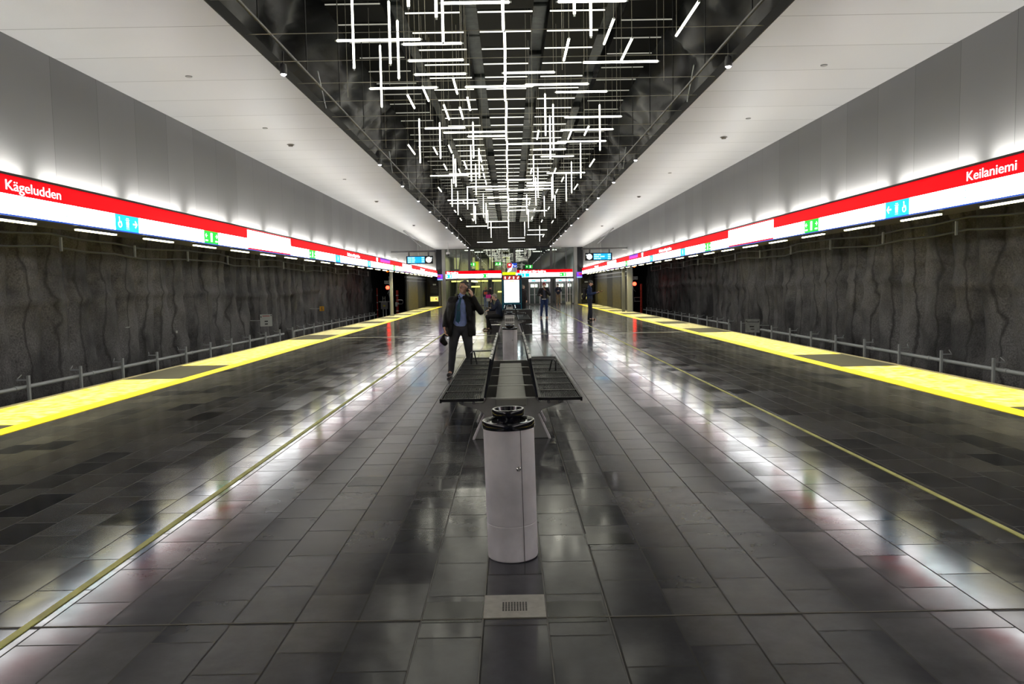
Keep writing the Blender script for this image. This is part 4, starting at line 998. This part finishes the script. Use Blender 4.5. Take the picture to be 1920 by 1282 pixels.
for i in range(4): g.box((-W*.32+i*W*.21,-.026,2.055),(.05,.004,.11),Matrix.Rotation(.5*(i%2),3,'Y'))
g.build('header_icons',signtxt,hd)
MB().bx(-.12,.12,-.026,-.02,1.88,1.92).build('screen_caption',pm('caption_orange',(.9,.6,.1),.4,emit=(1,.7,.2),es=1),t)
p=onY(954.5,512.5,35.4); 
t=thing('yellow_sign','small bright yellow sign box hanging above the info pillar','sign',(p.x,35.6,p.z)); MB().box((0,0,0),(.63,.08,.13)).build('sign_box',signyel,t); MB().bx(-.3,-.28,-.01,.01,.06,7.19-p.z).build('rod',darksteel,t); MB().bx(.28,.3,-.01,.01,.06,7.19-p.z).build('rod',darksteel,t)
p=onY(960,502,43.41)
t=thing('hanging_sign','square red and blue pictogram sign hanging above the centre','sign',(p.x,43.41,p.z)); W=.56
MB().box((0,0,0),(W,.06,W*.96)).build('sign_box',pm('sign_grey_light',(.4,.4,.42),.4,emit=(.35,.35,.38),es=.5),t)
MB().bx(-W/2,-.02,-.04,-.03,-.0,W*.48).build('red_field',pm('field_red',(.5,.02,.03),.4,emit=(.6,.02,.04),es=.8),t); MB().bx(.0,W/2,-.04,-.03,.02,W*.48).build('blue_field',pm('field_blue',(.02,.06,.5),.4,emit=(.0,.06,.6),es=.9),t)
g=MB(); g.tube([(-.25,-.045,-.24),(-.12,-.045,-.05),(.0,-.045,.02),(.05,-.045,.2)],.025,6); g.tube([(-.25,-.045,-.22),(-.06,-.045,-.14),(-.02,-.045,.0)],.02,6); g.box((.18,-.045,.15),(.02,.01,.16)); g.box((.14,-.045,.10),(.09,.01,.02),Matrix.Rotation(.8,3,'Y')); g.box((.22,-.045,.10),(.09,.01,.02),Matrix.Rotation(-.8,3,'Y')); g.box((-.14,-.045,.17),(.1,.01,.08)); g.build('pictogram',signtxt,t)
MB().bx(-.01,.01,-.01,.01,W*.48,7.19-p.z).build('rod',darksteel,t)

# floor details
a=onZ(963,1148,0)
t=thing('floor_drain','pale square metal plate with small holes in the floor before the bin','drain cover',(SX+.005,3.69,0)); 
MB().bx(-.155,.155,-.135,.135,-.003,.004).build('cover_plate',pm('plate_pale_metal',(.46,.45,.40),.55,.0,noise=.12,nscale=20),t)
mb=MB()
for i in range(9):
    for j in range(7): mb.box((-.064+i*.0145+.006,-.055+j*.0155,.0045),(.0085,.009,.001))
mb.build('drain_holes',blk,t)
def tile(x,y,w_,l,mat,label):
    o=MB().box((0,0,.0005),(w_,l,.002)).build('floor_tile',mat); o.location=(x,y,0); tag(o,label,'floor tile')
dt=pm('tile_polished_black',(.014,.014,.017),.14,spec=.3); lt=pm('tile_light_grey',(.13,.13,.13),.35,noise=.15,nscale=10)
for (px,py,w_,l,mm,lab) in ((1140,1010,.30,.2,dt,'glossy black floor tile right of the near bin'),(690,902,.29,.3,lt,'pale grey floor tile left of the near bin'),(850,1147,.29,.24,dt,'dark floor tile left of the drain plate'),(1078,1146,.29,.24,dt,'dark floor tile right of the drain plate'),
    (386,780,.31,.62,dt,'dark floor tile nearest on the left, towards the yellow line'),(510,758,.31,.62,dt,'dark floor tile on the left, right of its nearest fellow'),(512,728,.31,.8,dt,'dark floor tile on the left, farthest from the viewer of three')):
    q=onZ(px,py,0); tile(q.x,q.y,w_,l,mm,lab)

# ------------------------------------------------------------------ people
def capsule(mb,p0,r0_,p1,r1_,n=14,sq=None):
    p0=Vector(p0); p1=Vector(p1); d=p1-p0; L=d.length
    d = d/L if L>1e-6 else Vector((0,0,1))
    u=d.cross(Vector((0,1,0)) if abs(d.y)<.9 else Vector((1,0,0))).normalized(); v=d.cross(u)
    rings=[]
    for k in range(1,5): t_=PI/2*k/4; rings.append((p0-d*r0_*math.cos(t_),r0_*math.sin(t_)))
    for k in range(4,0,-1): t_=PI/2*k/4; rings.append((p1+d*r1_*math.cos(t_),r1_*math.sin(t_)))
    vs_=[p0-d*r0_]
    for c,r in rings:
        for k in range(n):
            a=2*PI*k/n; vs_.append(c+(u*math.cos(a)+v*math.sin(a))*r)
    vs_.append(p1+d*r1_); T=len(vs_)-1; fs=[(0,1+(k+1)%n,1+k) for k in range(n)]+[(T,T-n+k,T-n+(k+1)%n) for k in range(n)]
    for i in range(len(rings)-1):
        for k in range(n): a=1+i*n+k; b_=1+i*n+(k+1)%n; fs.append((a,b_,b_+n,a+n))
    if sq is not None:
        c=(p0+p1)/2; vs_=[Vector((c.x+(q.x-c.x)*sq[0],c.y+(q.y-c.y)*sq[1],c.z+(q.z-c.z)*sq[2])) for q in vs_]
    mb.add(vs_,fs)
def blob(name,mb,mat,parent,voxel=.012,smooth=4,wr=0,wscale=18):
    o=mb.build(name,mat,parent)
    m_=o.modifiers.new('r','REMESH'); m_.mode='VOXEL'; m_.voxel_size=voxel; m_.use_smooth_shade=True
    sm=o.modifiers.new('s','SMOOTH'); sm.iterations=smooth; sm.factor=.5
    bpy.context.view_layer.update(); dg=bpy.context.evaluated_depsgraph_get()
    me=bpy.data.meshes.new_from_object(o.evaluated_get(dg)); o.modifiers.clear(); o.data=me; me.name=name
    if wr:
        co=np.empty(len(me.vertices)*3,dtype=np.float32); no=np.empty_like(co)
        me.vertices.foreach_get('co',co); me.vertices.foreach_get('normal',no)
        c=co.reshape(-1,3); n=no.reshape(-1,3)
        q=np.sin(c[:,0]*wscale+2*np.sin(c[:,2]*wscale*.6))*np.sin(c[:,2]*wscale*.8+1.7*np.sin(c[:,1]*wscale*.7))+.5*np.sin(c[:,2]*wscale*2.3+c[:,0]*wscale*1.7)
        c+=n*(q*wr)[:,None]; me.vertices.foreach_set('co',c.reshape(-1)); me.update()
    if not me.materials: me.materials.append(mat)
    me.shade_smooth()
    return o
def hand(mb,wr,d,n,side,curl=.35,spread=1.0,k=1.0):
    """wr wrist, d pointing dir, n palm normal, side = thumb side"""
    d=Vector(d).normalized(); n=Vector(n).normalized(); s_=Vector(side).normalized()
    pc=wr+d*.05*k
    for q in (-.028,-.01,.01,.028): capsule(mb,wr+s_*q*.7*k+d*.01,.014*k,wr+s_*q*k+d*.085*k,.0125*k,8)
    for i,(q,L) in enumerate(((.030,.072),(.010,.080),(-.010,.074),(-.029,.058))):
        b=wr+s_*q*k+d*.09*k; a=curl*(1+.12*i); dd=d; p=b
        for j,f in enumerate((.45,.32,.23)):
            dd=(d*math.cos(a*(j+1))+n*math.sin(a*(j+1))+s_*(q*spread*3)).normalized(); e=p+dd*L*f*k; capsule(mb,p,.0092*k-.0008*j,e,.0085*k-.0008*j,8); p=e
    b=wr+s_*.028*k+d*.03*k; e=b+(s_*.6+d*.8+n*.35).normalized()*.042*k; capsule(mb,b,.013*k,e,.0105*k,8); capsule(mb,e,.0105*k,e+(s_*.15+d*.95+n*.4).normalized()*.03*k,.009*k,8)
def head(mb,T,k=1.0):
    """T maps local (x right, y forward, z up) to figure space"""
    def E(c,r):
        m_=MB(); m_.sphere((0,0,0),r,20,14); c=Vector(c)
        mb.add([T(Vector(v)+c) for v in m_.v],m_.f)
    E((0,-.012,.025),(.075,.095,.095)); E((0,.018,-.03),(.062,.072,.075)); E((0,.045,-.072),(.034,.036,.032)); E((0,.03,-.02),(.066,.055,.06))
    capsule(mb,T(Vector((0,.088,.018))),.009,T(Vector((0,.112,-.018))),.014,8)
    E((0,.082,-.047),(.026,.014,.012))
    E((-.078,-.005,-.005),(.010,.020,.032)); E((.078,-.005,-.005),(.010,.020,.032))
    E((0,.078,.034),(.055,.012,.012))
def headT(c,f,tilt=0,k=1.0):
    f=Vector(f).normalized(); r=f.cross(Vector((0,0,1))).normalized(); u=r.cross(f)
    u=(u*math.cos(tilt)+r*math.sin(tilt)).normalized(); r=f.cross(u)
    return lambda v: Vector(c)+(r*v.x+f*v.y+u*v.z)*k
def face_bits(root,T,k=1,browc=None):
    for q in (-1,1):
        m_=MB(); m_.sphere((0,0,0),(.0125,.008,.008),10,8); c=Vector((q*.030,.080,.012)); MB().add([T(Vector(v)+c) for v in m_.v],m_.f).build('eye',white_eye,root,smooth=True)
        m_=MB(); m_.sphere((0,0,0),(.0058,.004,.0058),8,6); c=Vector((q*.030,.0865,.012)); MB().add([T(Vector(v)+c) for v in m_.v],m_.f).build('iris',iris,root,smooth=True)
        MB().tube([T(Vector((q*.015,.091,.030))),T(Vector((q*.03,.090,.035))),T(Vector((q*.046,.080,.030)))],.0035,6).build('eyebrow',browc or iris,root)
    MB().tube([T(Vector((-.022,.086,-.047))),T(Vector((0,.097,-.046))),T(Vector((.022,.086,-.047)))],[.002,.0055,.002],8).build('mouth',lips,root)

def person(label,loc,rz,J,mats,H=1.75,voxel=.014,hair='short',cap=None,face=(0,-1,0),tilt=0,legs_only=False,coat_len=None,bulk=1.0,palms=None,curl=.4,extra=None,faceb=True,openc=False):
    """J: joints in a 1.75 m figure facing -y; right side is -x"""
    t=thing('person',label,'person',loc,rz); k=H/1.75; V=lambda p: Vector(p)*k
    j={n:V(p) for n,p in J.items()}
    body=MB(); T=headT(j['head'],face,tilt,k)
    head(body,T,k)
    capsule(body,j['neck'],.052*k,j['head']+Vector((0,.01,-.06))*k,.05*k)
    ch=j['chest']; hp=j['hip']
    capsule(body,hp,.12*k*bulk,ch,.125*k*bulk,18,sq=(1.15,.85,1))
    capsule(body,j['neck']-Vector((0,0,.03)),.06*k,ch,.10*k)
    for S in 'RL':
        capsule(body,j['sh'+S],.055*k,j['neck']-Vector((0,0,.05*k)),.06*k)
        capsule(body,j['sh'+S],.052*k,j['el'+S],.038*k); capsule(body,j['el'+S],.037*k,j['wr'+S],.026*k)
        capsule(body,j['hp'+S],.085*k*bulk,j['kn'+S],.055*k); capsule(body,j['kn'+S],.052*k,j['an'+S],.036*k)
        capsule(body,j['an'+S],.034*k,j['to'+S],.03*k)
        d,n,s_=palms[S]; hand(body,j['wr'+S],d,n,s_,curl if S=='R' else curl,1,k)
    blob('body',body,skin,t,voxel=min(voxel,.0065),smooth=3)
    if faceb: face_bits(t,T,k,mats.get('hair'))
    # trousers
    tr=MB(); capsule(tr,hp+Vector((0,0,-.02)),.128*k*bulk,hp+Vector((0,0,.07))*k,.125*k*bulk,18,sq=(1.18,.9,1))
    for S in 'RL':
        kn,an=j['kn'+S],j['an'+S]; capsule(tr,j['hp'+S],.105*k*bulk,kn,.075*k); capsule(tr,kn,.074*k,an+Vector((0,0,-.005)),.056*k)
    blob('trousers',tr,mats['trousers'],t,voxel,4,.003*k,16)
    for S in 'RL':
        s=MB(); an,to=j['an'+S],j['to'+S]; dd=(to-an); dd.z=0; dd=dd.normalized() if dd.length>1e-4 else Vector((0,-1,0)); b=Vector((an.x,an.y,an.z-.035*k))
        capsule(s,b-dd*.03*k,.038*k,b+dd*.15*k-Vector((0,0,.01)),.036*k,12); capsule(s,b+Vector((0,0,.02)),.042*k,b+Vector((0,0,.05)),.04*k,12)
        capsule(s,b-dd*.03*k-Vector((0,0,.022)),.026*k,b+dd*.17*k-Vector((0,0,.022)),.026*k,10)
        blob('shoe',s,mats['shoes'],t,.009,3)
    # upper clothing
    jk=MB()
    if openc:
        shm=MB(); capsule(shm,hp+Vector((0,-.01,.06))*k,.135*k*bulk,ch+Vector((0,0,0)),.135*k*bulk,20,sq=(1.1,.92,1)); capsule(shm,ch,.12*k,j['neck'],.062*k)
        for S in 'RL': capsule(shm,j['sh'+S],.06*k,ch+Vector((0,0,.1)),.08*k)
        blob('shirt',shm,mats['shirt'],t,voxel,4,.0025,22)
        # open coat: shell round the back plus sleeves
        nz,na=14,30; vs_=[]; fs=[]
        zt=j['neck'].z-.005; zb=coat_len*k
        for off in (0,1):
            for i in range(nz):
                f=i/(nz-1); z=zb+(zt-zb)*f
                cxx=hp.x+(ch.x-hp.x)*min(1,max(0,(z-hp.z)/(ch.z-hp.z)))
                cyy=hp.y+(ch.y-hp.y)*min(1,max(0,(z-hp.z)/(ch.z-hp.z)))+.01
                a=(.255-.035*f) if f<.82 else (.226-(f-.82)/.18*.125); b2=(.20-.02*f) if f<.82 else (.185-(f-.82)/.18*.10)
                a*=k*bulk; b2*=k*bulk; a-=off*.03; b2-=off*.03
                gap=.62-.30*f if f<.6 else .44-.25*(f-.6)
                for q in range(na):
                    an_=-PI/2+gap+(2*PI-2*gap)*q/(na-1)
                    w_=1+.03*math.sin(an_*7+z*6)*(1-f)
                    vs_.append((cxx+a*w_*math.cos(an_)+ (.02 if False else 0),cyy+b2*w_*math.sin(an_),z))
        S0=nz*na
        for i in range(nz-1):
            for q in range(na-1):
                a_=i*na+q; fs.append((a_,a_+1,a_+na+1,a_+na)); fs.append((S0+a_+na,S0+a_+na+1,S0+a_+1,S0+a_))
            a_=i*na; fs.append((a_,a_+na,S0+a_+na,S0+a_)); a_=i*na+na-1; fs.append((a_+na,a_,S0+a_,S0+a_+na))
        for q in range(na-1):
            fs.append((q+1,q,S0+q,S0+q+1)); a_=(nz-1)*na+q; fs.append((a_,a_+1,S0+a_+1,S0+a_))
        jk.add(vs_,fs)
        # collar and lapels
        for q in (-1,1):
            capsule(jk,j['neck']+Vector((q*.075,-.02,.015)),.022,ch+Vector((q*.12,-.135,.02)),.02,8); capsule(jk,ch+Vector((q*.12,-.135,.02)),.02,hp+Vector((q*.17,-.17,.1)),.016,8)
        capsule(jk,j['neck']+Vector((-.07,.03,.015)),.024,j['neck']+Vector((.07,.03,.015)),.024,8)
    else:
        cl=(coat_len if coat_len else .86)*k
        low=Vector((hp.x,hp.y,max(cl+.1*k,hp.z-.02))) if 'sit' not in J else hp+Vector((0,0,.02))
        capsule(jk,low,.142*k*bulk,ch,.145*k*bulk,20,sq=(1.14,.92,1)); capsule(jk,ch,.14*k*bulk,j['neck'],.075*k); 
        capsule(jk,j['neck']+Vector((-.03,.02,0)),.05*k,j['neck']+Vector((.03,.02,.0)),.05*k)
    for S in 'RL':
        wr=j['wr'+S]; el=j['el'+S]
        capsule(jk,j['sh'+S],(.068 if openc else .078)*k,el,.060*k); capsule(jk,el,.062*k,el+(wr-el)*.88,.046*k); capsule(jk,j['sh'+S],.075*k,j['neck']-Vector((0,0,.06*k)),.075*k)
    blob('coat' if openc else 'jacket',jk,mats['jacket'],t,voxel,4 if not openc else 3,.004*k,17)
    # hair or cap
    hm=MB()
    def E(c,r):
        m_=MB(); m_.sphere((0,0,0),r,20,14); c=Vector(c); hm.add([T(Vector(v)+c) for v in m_.v],m_.f)
    if cap:
        E((0,-.018,.055),(.086,.104,.082)); E((0,-.02,.035),(.088,.106,.035))
        if cap=='peak': E((0,.10,.045),(.06,.05,.010))
        blob('hat',hm,mats['hat'],t,.008,2,.0015,60)
        hm=MB(); E((0,-.05,-.0),(.080,.062,.055)); blob('hair',hm,mats['hair'],t,.01,2)
    else:
        E((0,-.028,.042),(.080,.094,.092)); E((0,-.05,-.01),(.079,.062,.07)); E((0,.03,.098),(.055,.05,.022))
        if hair=='long': E((0,-.055,-.07),(.085,.055,.11))
        blob('hair',hm,mats['hair'],t,.008,2,.0025,70)
    return t,j,T,k
def cloth(name,c,rough=.75): return pm(name,c,rough,noise=.22,nscale=9)
def stand(**k):
    J=dict(head=(0,-.01,1.635),neck=(0,.01,1.49),chest=(0,.0,1.30),hip=(0,0,.95),shR=(-.185,.0,1.43),shL=(.185,.0,1.43),elR=(-.23,.03,1.14),elL=(.23,.03,1.14),
        wrR=(-.24,-.03,.90),wrL=(.24,-.03,.90),hpR=(-.09,0,.92),hpL=(.09,0,.92),knR=(-.10,-.01,.50),knL=(.10,-.01,.50),anR=(-.11,.02,.085),anL=(.11,.02,.085),toR=(-.13,-.15,.03),toL=(.13,-.15,.03))
    J.update(k); return J
DOWN={'R':((0,-.1,-1),(1,0,0),(0,-1,0)),'L':((0,-.1,-1),(-1,0,0),(0,-1,0))}
shoesm=cloth('shoe_black',(.015,.013,.012),.35)
# 1. man on the phone
J=stand(head=(.055,-.02,1.615),neck=(.02,.0,1.47),chest=(.0,-.01,1.27),hip=(-.02,0,.93),shR=(-.175,.0,1.385),shL=(.195,.0,1.39),
   elR=(-.275,.01,1.11),wrR=(-.30,-.17,.90),elL=(.36,-.10,1.17),wrL=(.215,-.085,1.46),
   hpR=(-.11,0,.91),hpL=(.08,0,.91),knR=(-.17,-.03,.50),knL=(.12,.0,.50),anR=(-.215,.0,.085),anL=(.155,.07,.085),toR=(-.25,-.14,.03),toL=(.19,-.09,.03))
M1=dict(trousers=cloth('trousers_charcoal',(.045,.047,.055)),jacket=pm('coat_black',(.007,.0065,.0065),.55,spec=.25,noise=.3,nscale=6),shirt=cloth('shirt_blue',(.36,.47,.88)),hair=pm('hair_grey_dark',(.07,.065,.06),.6,noise=.5,nscale=40),shoes=shoesm)
pal={'R':((.1,-.15,-1),(1,.2,0),(0,-1,.1)),'L':((-.28,-.02,.95),(-.85,.4,.1),(-.4,-.85,0))}
t,j,T,k=person('man in open black coat, blue shirt and tie, holding a phone to his ear',(-.90,13.7,0),0,J,M1,1.76,.012,face=(-.62,-.78,.04),tilt=-.05,coat_len=.73,bulk=1.12,palms=pal,curl=.38,openc=True)
tie=pm('tie_teal',(.01,.07,.12),.45,noise=.2,nscale=40)
ch,hp,nk=j['chest'],j['hip'],j['neck']
pts=[nk+Vector((-.025,-.075,-.04)),nk+Vector((-.03,-.125,-.10)),ch+Vector((-.035,-.158,.02)),ch+Vector((-.04,-.172,-.12)),hp+Vector((-.035,-.175,.09)),hp+Vector((-.03,-.165,.055))]
m_=MB(); wds=[.016,.020,.028,.036,.042,.004]; v=[]
for p,w_ in zip(pts,wds):
    for dy in (0,-.012): v+= [p+Vector((-w_,dy,0)),p+Vector((w_,dy,0))]
fs=[]
for i in range(len(pts)-1):
    a=i*4; b_=a+4
    fs+=[(a+2,a+3,b_+3,b_+2),(a+1,a,b_,b_+1),(a,a+2,b_+2,b_),(a+3,a+1,b_+1,b_+3)]
m_.add(v,fs); tieo=m_.build('tie',tie,t,smooth=50); MB().box(tuple(ch+Vector((-.035,-.185,-.06))),(.05,.008,.008)).build('tie_clip',chrome,tieo)
MB().box(tuple(nk+Vector((-.028,-.088,-.055))),(.035,.03,.035)).build('tie_knot',tie,tieo,bevel=.008)
m_=MB()
for q in (-1,1): capsule(m_,nk+Vector((q*.06-.01,-.03,.01)),.012,nk+Vector((q*.02-.03,-.085,-.04)),.012,8)
m_.build('collar',MATS['shirt_blue'],t,smooth=True)
bl=MB(); n=32; v=[]
for k_ in range(n):
    a=2*PI*k_/n
    for z in (-.018,.018): v.append(hp+Vector((.166*math.cos(a),.133*math.sin(a),.055+z)))
bl.add(v,[(2*i,(2*i+2)%(2*n),(2*i+3)%(2*n),2*i+1) for i in range(n)]); b_=bl.build('belt',shoesm,t); MB().box(tuple(hp+Vector((-.01,-.138,.055))),(.045,.012,.03)).build('belt_buckle',chrome,b_)
g=MB()
for q in (-1,1):
    n=16; c=Vector((q*.033,.098,.010)); g.tube([T(c+Vector((.024*math.cos(2*PI*i/n),-.004*abs(math.cos(2*PI*i/n)),.017*math.sin(2*PI*i/n)))) for i in range(n+1)],.0022,6)
    g.tube([T(Vector((q*.058,.094,.014))),T(Vector((q*.078,.03,.014))),T(Vector((q*.082,-.01,.008)))],.0022,6)
g.tube([T(Vector((-.009,.098,.014))),T(Vector((.009,.098,.014)))],.0022,6)
g.build('glasses',pm('glasses_frame',(.3,.3,.32),.2,.8),t)
wr=j['wrL']; pc=wr+Vector((-.062,-.012,.09))
ph=MB().box((0,0,0),(.012,.068,.135)).build('mobile_phone',blackgloss,bevel=.004); ph.location=t.location+pc; ph.rotation_euler=(.25,-.25,-.5); tag(ph,'black mobile phone held to the ear of the man in the coat','phone')
# dark folded garment hanging from his right hand
m_=MB(); w0=j['wrR']+Vector((-.01,-.02,-.13)); capsule(m_,w0,.02,w0+Vector((-.03,.0,-.10)),.055,12,sq=(1,.6,1)); capsule(m_,w0+Vector((-.03,0,-.10)),.055,w0+Vector((.02,0,-.15)),.05,12,sq=(1,.6,1))
o=blob('folded_umbrella',m_,MATS['coat_black'],None,.01,2,.004,40); o.location=t.location; o.name='folded_cloth'; tag(o,'black folded cloth bundle hanging from the hand of the man in the coat','cloth')
# 2. person in red cap
J=stand(elR=(-.30,.0,1.16),wrR=(-.20,-.22,1.14),elL=(.27,-.02,1.16),wrL=(.05,-.17,1.40),knR=(-.13,0,.50),anR=(-.17,.0,.085),toR=(-.19,-.15,.03),toL=(.15,-.15,.03))
M2=dict(trousers=cloth('jeans_navy',(.02,.045,.15)),jacket=cloth('jacket_black',(.014,.013,.016)),hair=pm('hair_brown',(.08,.04,.02),.6),hat=cloth('cap_red',(.30,.02,.03)),shoes=cloth('shoe_brown',(.22,.13,.09)))
pal2={'R':((.3,-.9,.1),(0,-.2,-1),(1,.2,0)),'L':((-.6,-.3,.6),(-.3,.6,.2),(0,-.6,.6))}
p=onZ(1021,596.5,0)
t,j,T,k=person('person in red cap and black jacket walking towards the viewer in blue jeans',(p.x,p.y,0),0,J,M2,1.80,.016,cap='beanie',palms=pal2,coat_len=.88,bulk=1.0)
MB().box(tuple(j['hip']+Vector((-.02,-.14,.0))),(.22,.03,.05)).build('pale_hem',platew,t,bevel=.01)
MB().add(*( [ [tuple(j['chest']+Vector(q)) for q in ((-.06,-.138,.16),(.06,-.138,.16),(.045,-.150,-.30),(-.045,-.150,-.30),(-.06,-.12,.16),(.06,-.12,.16),(.045,-.13,-.30),(-.045,-.13,-.30))], [(0,1,2,3),(7,6,5,4),(0,4,5,1),(1,5,6,2),(2,6,7,3),(3,7,4,0)] ] )).build('shirt_front',cloth('shirt_slate',(.05,.055,.09)),t)
# 3. man with beanie and backpack facing right
J=stand(head=(0,-.05,1.625),elR=(-.22,-.02,1.15),wrR=(-.10,-.28,1.20),elL=(.20,-.10,1.16),wrL=(.06,-.42,1.24),anR=(-.1,.05,.085),toR=(-.1,-.13,.03),knL=(.09,-.04,.5),anL=(.1,-.06,.085),toL=(.12,-.24,.03))
M3=dict(trousers=cloth('jeans_dark',(.014,.018,.04)),jacket=cloth('jacket_navy',(.012,.03,.10)),hair=MATS['hair_brown'],hat=cloth('beanie_grey',(.09,.095,.09)),shoes=shoesm)
pal3={'R':((.2,-.95,.25),(.0,.3,.9),(1,0,0)),'L':((-.1,-.95,.15),(0,.3,.9),(-1,0,0))}
p=onZ(1106,600.5,0)
t,j,T,k=person('man in navy jacket, grey beanie and backpack, facing right and looking at a phone',(p.x,p.y,0),PI/2-.1,J,M3,1.86,.016,cap='beanie',palms=pal3,coat_len=.84,face=(0,-.92,-.38))
m_=MB(); capsule(m_,(0,.24,1.10),.12,(0,.22,1.38),.11,16,sq=(1.15,.75,1)); capsule(m_,(0,.26,1.05),.10,(0,.30,1.15),.08,12)
o=blob('backpack',m_,cloth('backpack_black',(.016,.014,.016)),None,.014,3,.003,20); o.location=t.location; o.rotation_euler=t.rotation_euler; tag(o,'black backpack worn by the man in the navy jacket','backpack')
for q in (-1,1): MB().tube([(q*.10,.16,1.48),(q*.12,.02,1.54),(q*.13,-.13,1.42),(q*.15,-.10,1.2),(q*.13,.12,1.08)],.018,6).build('strap',MATS['backpack_black'],o,smooth=40)
o=MB().box((0,0,0),(.07,.14,.012)).build('mobile_phone',blackgloss); Rz=Matrix.Rotation(PI/2-.1,3,'Z'); o.location=Vector(t.location)+Rz@(j['wrL']+Vector((-.05,-.09,.03))); o.rotation_euler=(.3,0,PI/2-.1); tag(o,'mobile phone held by the man in the navy jacket','phone')
# 4. man in beige trousers by the doors
J=stand(elR=(-.26,-.03,1.17),wrR=(-.07,-.24,1.16),elL=(.26,-.03,1.17),wrL=(.07,-.24,1.16))
M4=dict(trousers=cloth('trousers_beige',(.22,.16,.10)),jacket=cloth('jacket_blue_black',(.012,.016,.04)),hair=MATS['hair_brown'],hat=cloth('cap_dark',(.012,.012,.02)),shoes=shoesm)
pal4={'R':((.7,-.6,.2),(0,.2,.9),(.6,.6,0)),'L':((-.7,-.6,.2),(0,.2,.9),(-.6,.6,0))}
p=onZ(1046.5,571.5,0); yv=min(p.y,EL-1.6)
person('person in beige trousers and dark jacket standing before the lift doors',(onY(1046.5,560,yv).x,yv,0),0,J,M4,1.80,.02,cap='beanie',palms=pal4,coat_len=.86,face=(0,-.95,-.3))
# 5. seated person on the far bench, facing left
J=dict(sit=(0,0,0),head=(0,-.14,1.27),neck=(0,-.02,1.13),chest=(0,.02,.93),hip=(0,.06,.56),shR=(-.18,-.02,1.06),shL=(.18,-.02,1.06),elR=(-.21,-.12,.80),elL=(.20,-.14,.84),wrR=(-.10,-.36,.78),wrL=(.08,-.26,1.08),
   hpR=(-.09,.02,.54),hpL=(.09,.02,.54),knR=(-.11,-.40,.54),knL=(.11,-.42,.54),anR=(-.11,-.40,.10),anL=(.12,-.30,.10),toR=(-.11,-.58,.03),toL=(.12,-.48,.03))
M5=dict(trousers=cloth('trousers_black',(.012,.012,.014)),jacket=cloth('jacket_ink',(.014,.022,.05)),hair=pm('hair_grey_light',(.35,.32,.28),.6,noise=.3,nscale=40),shoes=cloth('shoe_dark_brown',(.05,.035,.025)))
pal5={'R':((.3,-.9,-.2),(0,0,-1),(1,0,0)),'L':((-.1,.1,1),(0,-1,0),(-1,0,0))}
person('grey haired person in dark jacket sitting on the far bench, turned left',(-.46,28.1,0),-PI/2,J,M5,1.72,.016,palms=pal5,face=(0,-.9,-.35))
# 6-7. two people by the escalators
J=stand(); 
M6=dict(trousers=cloth('jeans_pale',(.16,.22,.34)),jacket=cloth('jacket_dark_grey',(.03,.03,.04)),hair=pm('hair_blonde',(.42,.30,.17),.6),shoes=shoesm)
p=onZ(914,576,0)
person('blonde person in pale jeans standing near the escalators',(onY(911,560,58.5).x,58.5,0),2.6,J,M6,1.66,.02,hair='long',palms=DOWN,coat_len=.9,faceb=True)
J=stand(elR=(-.24,-.05,1.16),wrR=(-.12,-.25,1.1)); M7=dict(trousers=MATS['trousers_black'],jacket=MATS['jacket_black'],hair=pm('hair_black',(.015,.012,.012),.5),shoes=shoesm,hat=cloth('hat_dark_blue',(.02,.02,.05)))
t,j,T,k=person('person in black coat with pink bag standing near the escalators',(onY(920,560,57.5).x,57.5,0),.5,J,M7,1.68,.02,cap='beanie',palms=DOWN,coat_len=.62)
o=MB().box((0,0,0),(.38,.14,.28)).build('handbag',pm('bag_pink',(.75,.02,.28),.5),bevel=.03); o.location=onY(915.5,555.5,57.25); tag(o,'bright pink handbag held by the person in the black coat','bag')
MB().tube([(-.12,0,.13),(-.08,0,.26),(.08,0,.26),(.12,0,.13)],.012,6).build('bag_handle',MATS['bag_pink'],o)
o=MB().box((0,0,0),(.26,.12,.26)).build('shopping_bag',pm('bag_cream',(.6,.55,.45),.6),bevel=.01); o.location=onY(915.5,561.5,57.3); tag(o,'cream paper bag held below the pink handbag','bag')
o=MB().box((0,0,0),(.26,.12,.2)).build('carried_parcel',pm('parcel_orange',(.7,.13,.04),.5),bevel=.02); o.location=onY(910.5,549.5,58.1); tag(o,'orange red parcel carried by the blonde person','bag')
# 8. person partly behind the info pillar
M8=dict(trousers=MATS['trousers_black'],jacket=cloth('coat_brown_black',(.028,.02,.022)),hair=MATS['hair_grey_light'],shoes=shoesm)
t,j,T,k=person('grey haired person in long dark coat half hidden behind the info pillar',(onY(981,560,41).x,41,0),2.3,stand(),M8,1.72,.018,palms=DOWN,coat_len=.52)
MB().tube([(.10,-.12,1.52),(.16,-.14,1.35),(.20,-.15,1.15)],.03,6).build('pale_scarf',cloth('scarf_pale_blue',(.35,.42,.6)),t,smooth=True)
# 9. person riding up the middle escalator
M9=dict(trousers=MATS['trousers_black'],jacket=MATS['jacket_black'],hair=MATS['hair_black'],shoes=shoesm)
yy=EL+2.6+1.2+.4*10.5; zz=9.0*.205+.2
person('dark dressed person riding up the middle escalator behind the glass',(-2.75,yy,zz+.02),PI,stand(),M9,1.72,.02,palms=DOWN,coat_len=.85)
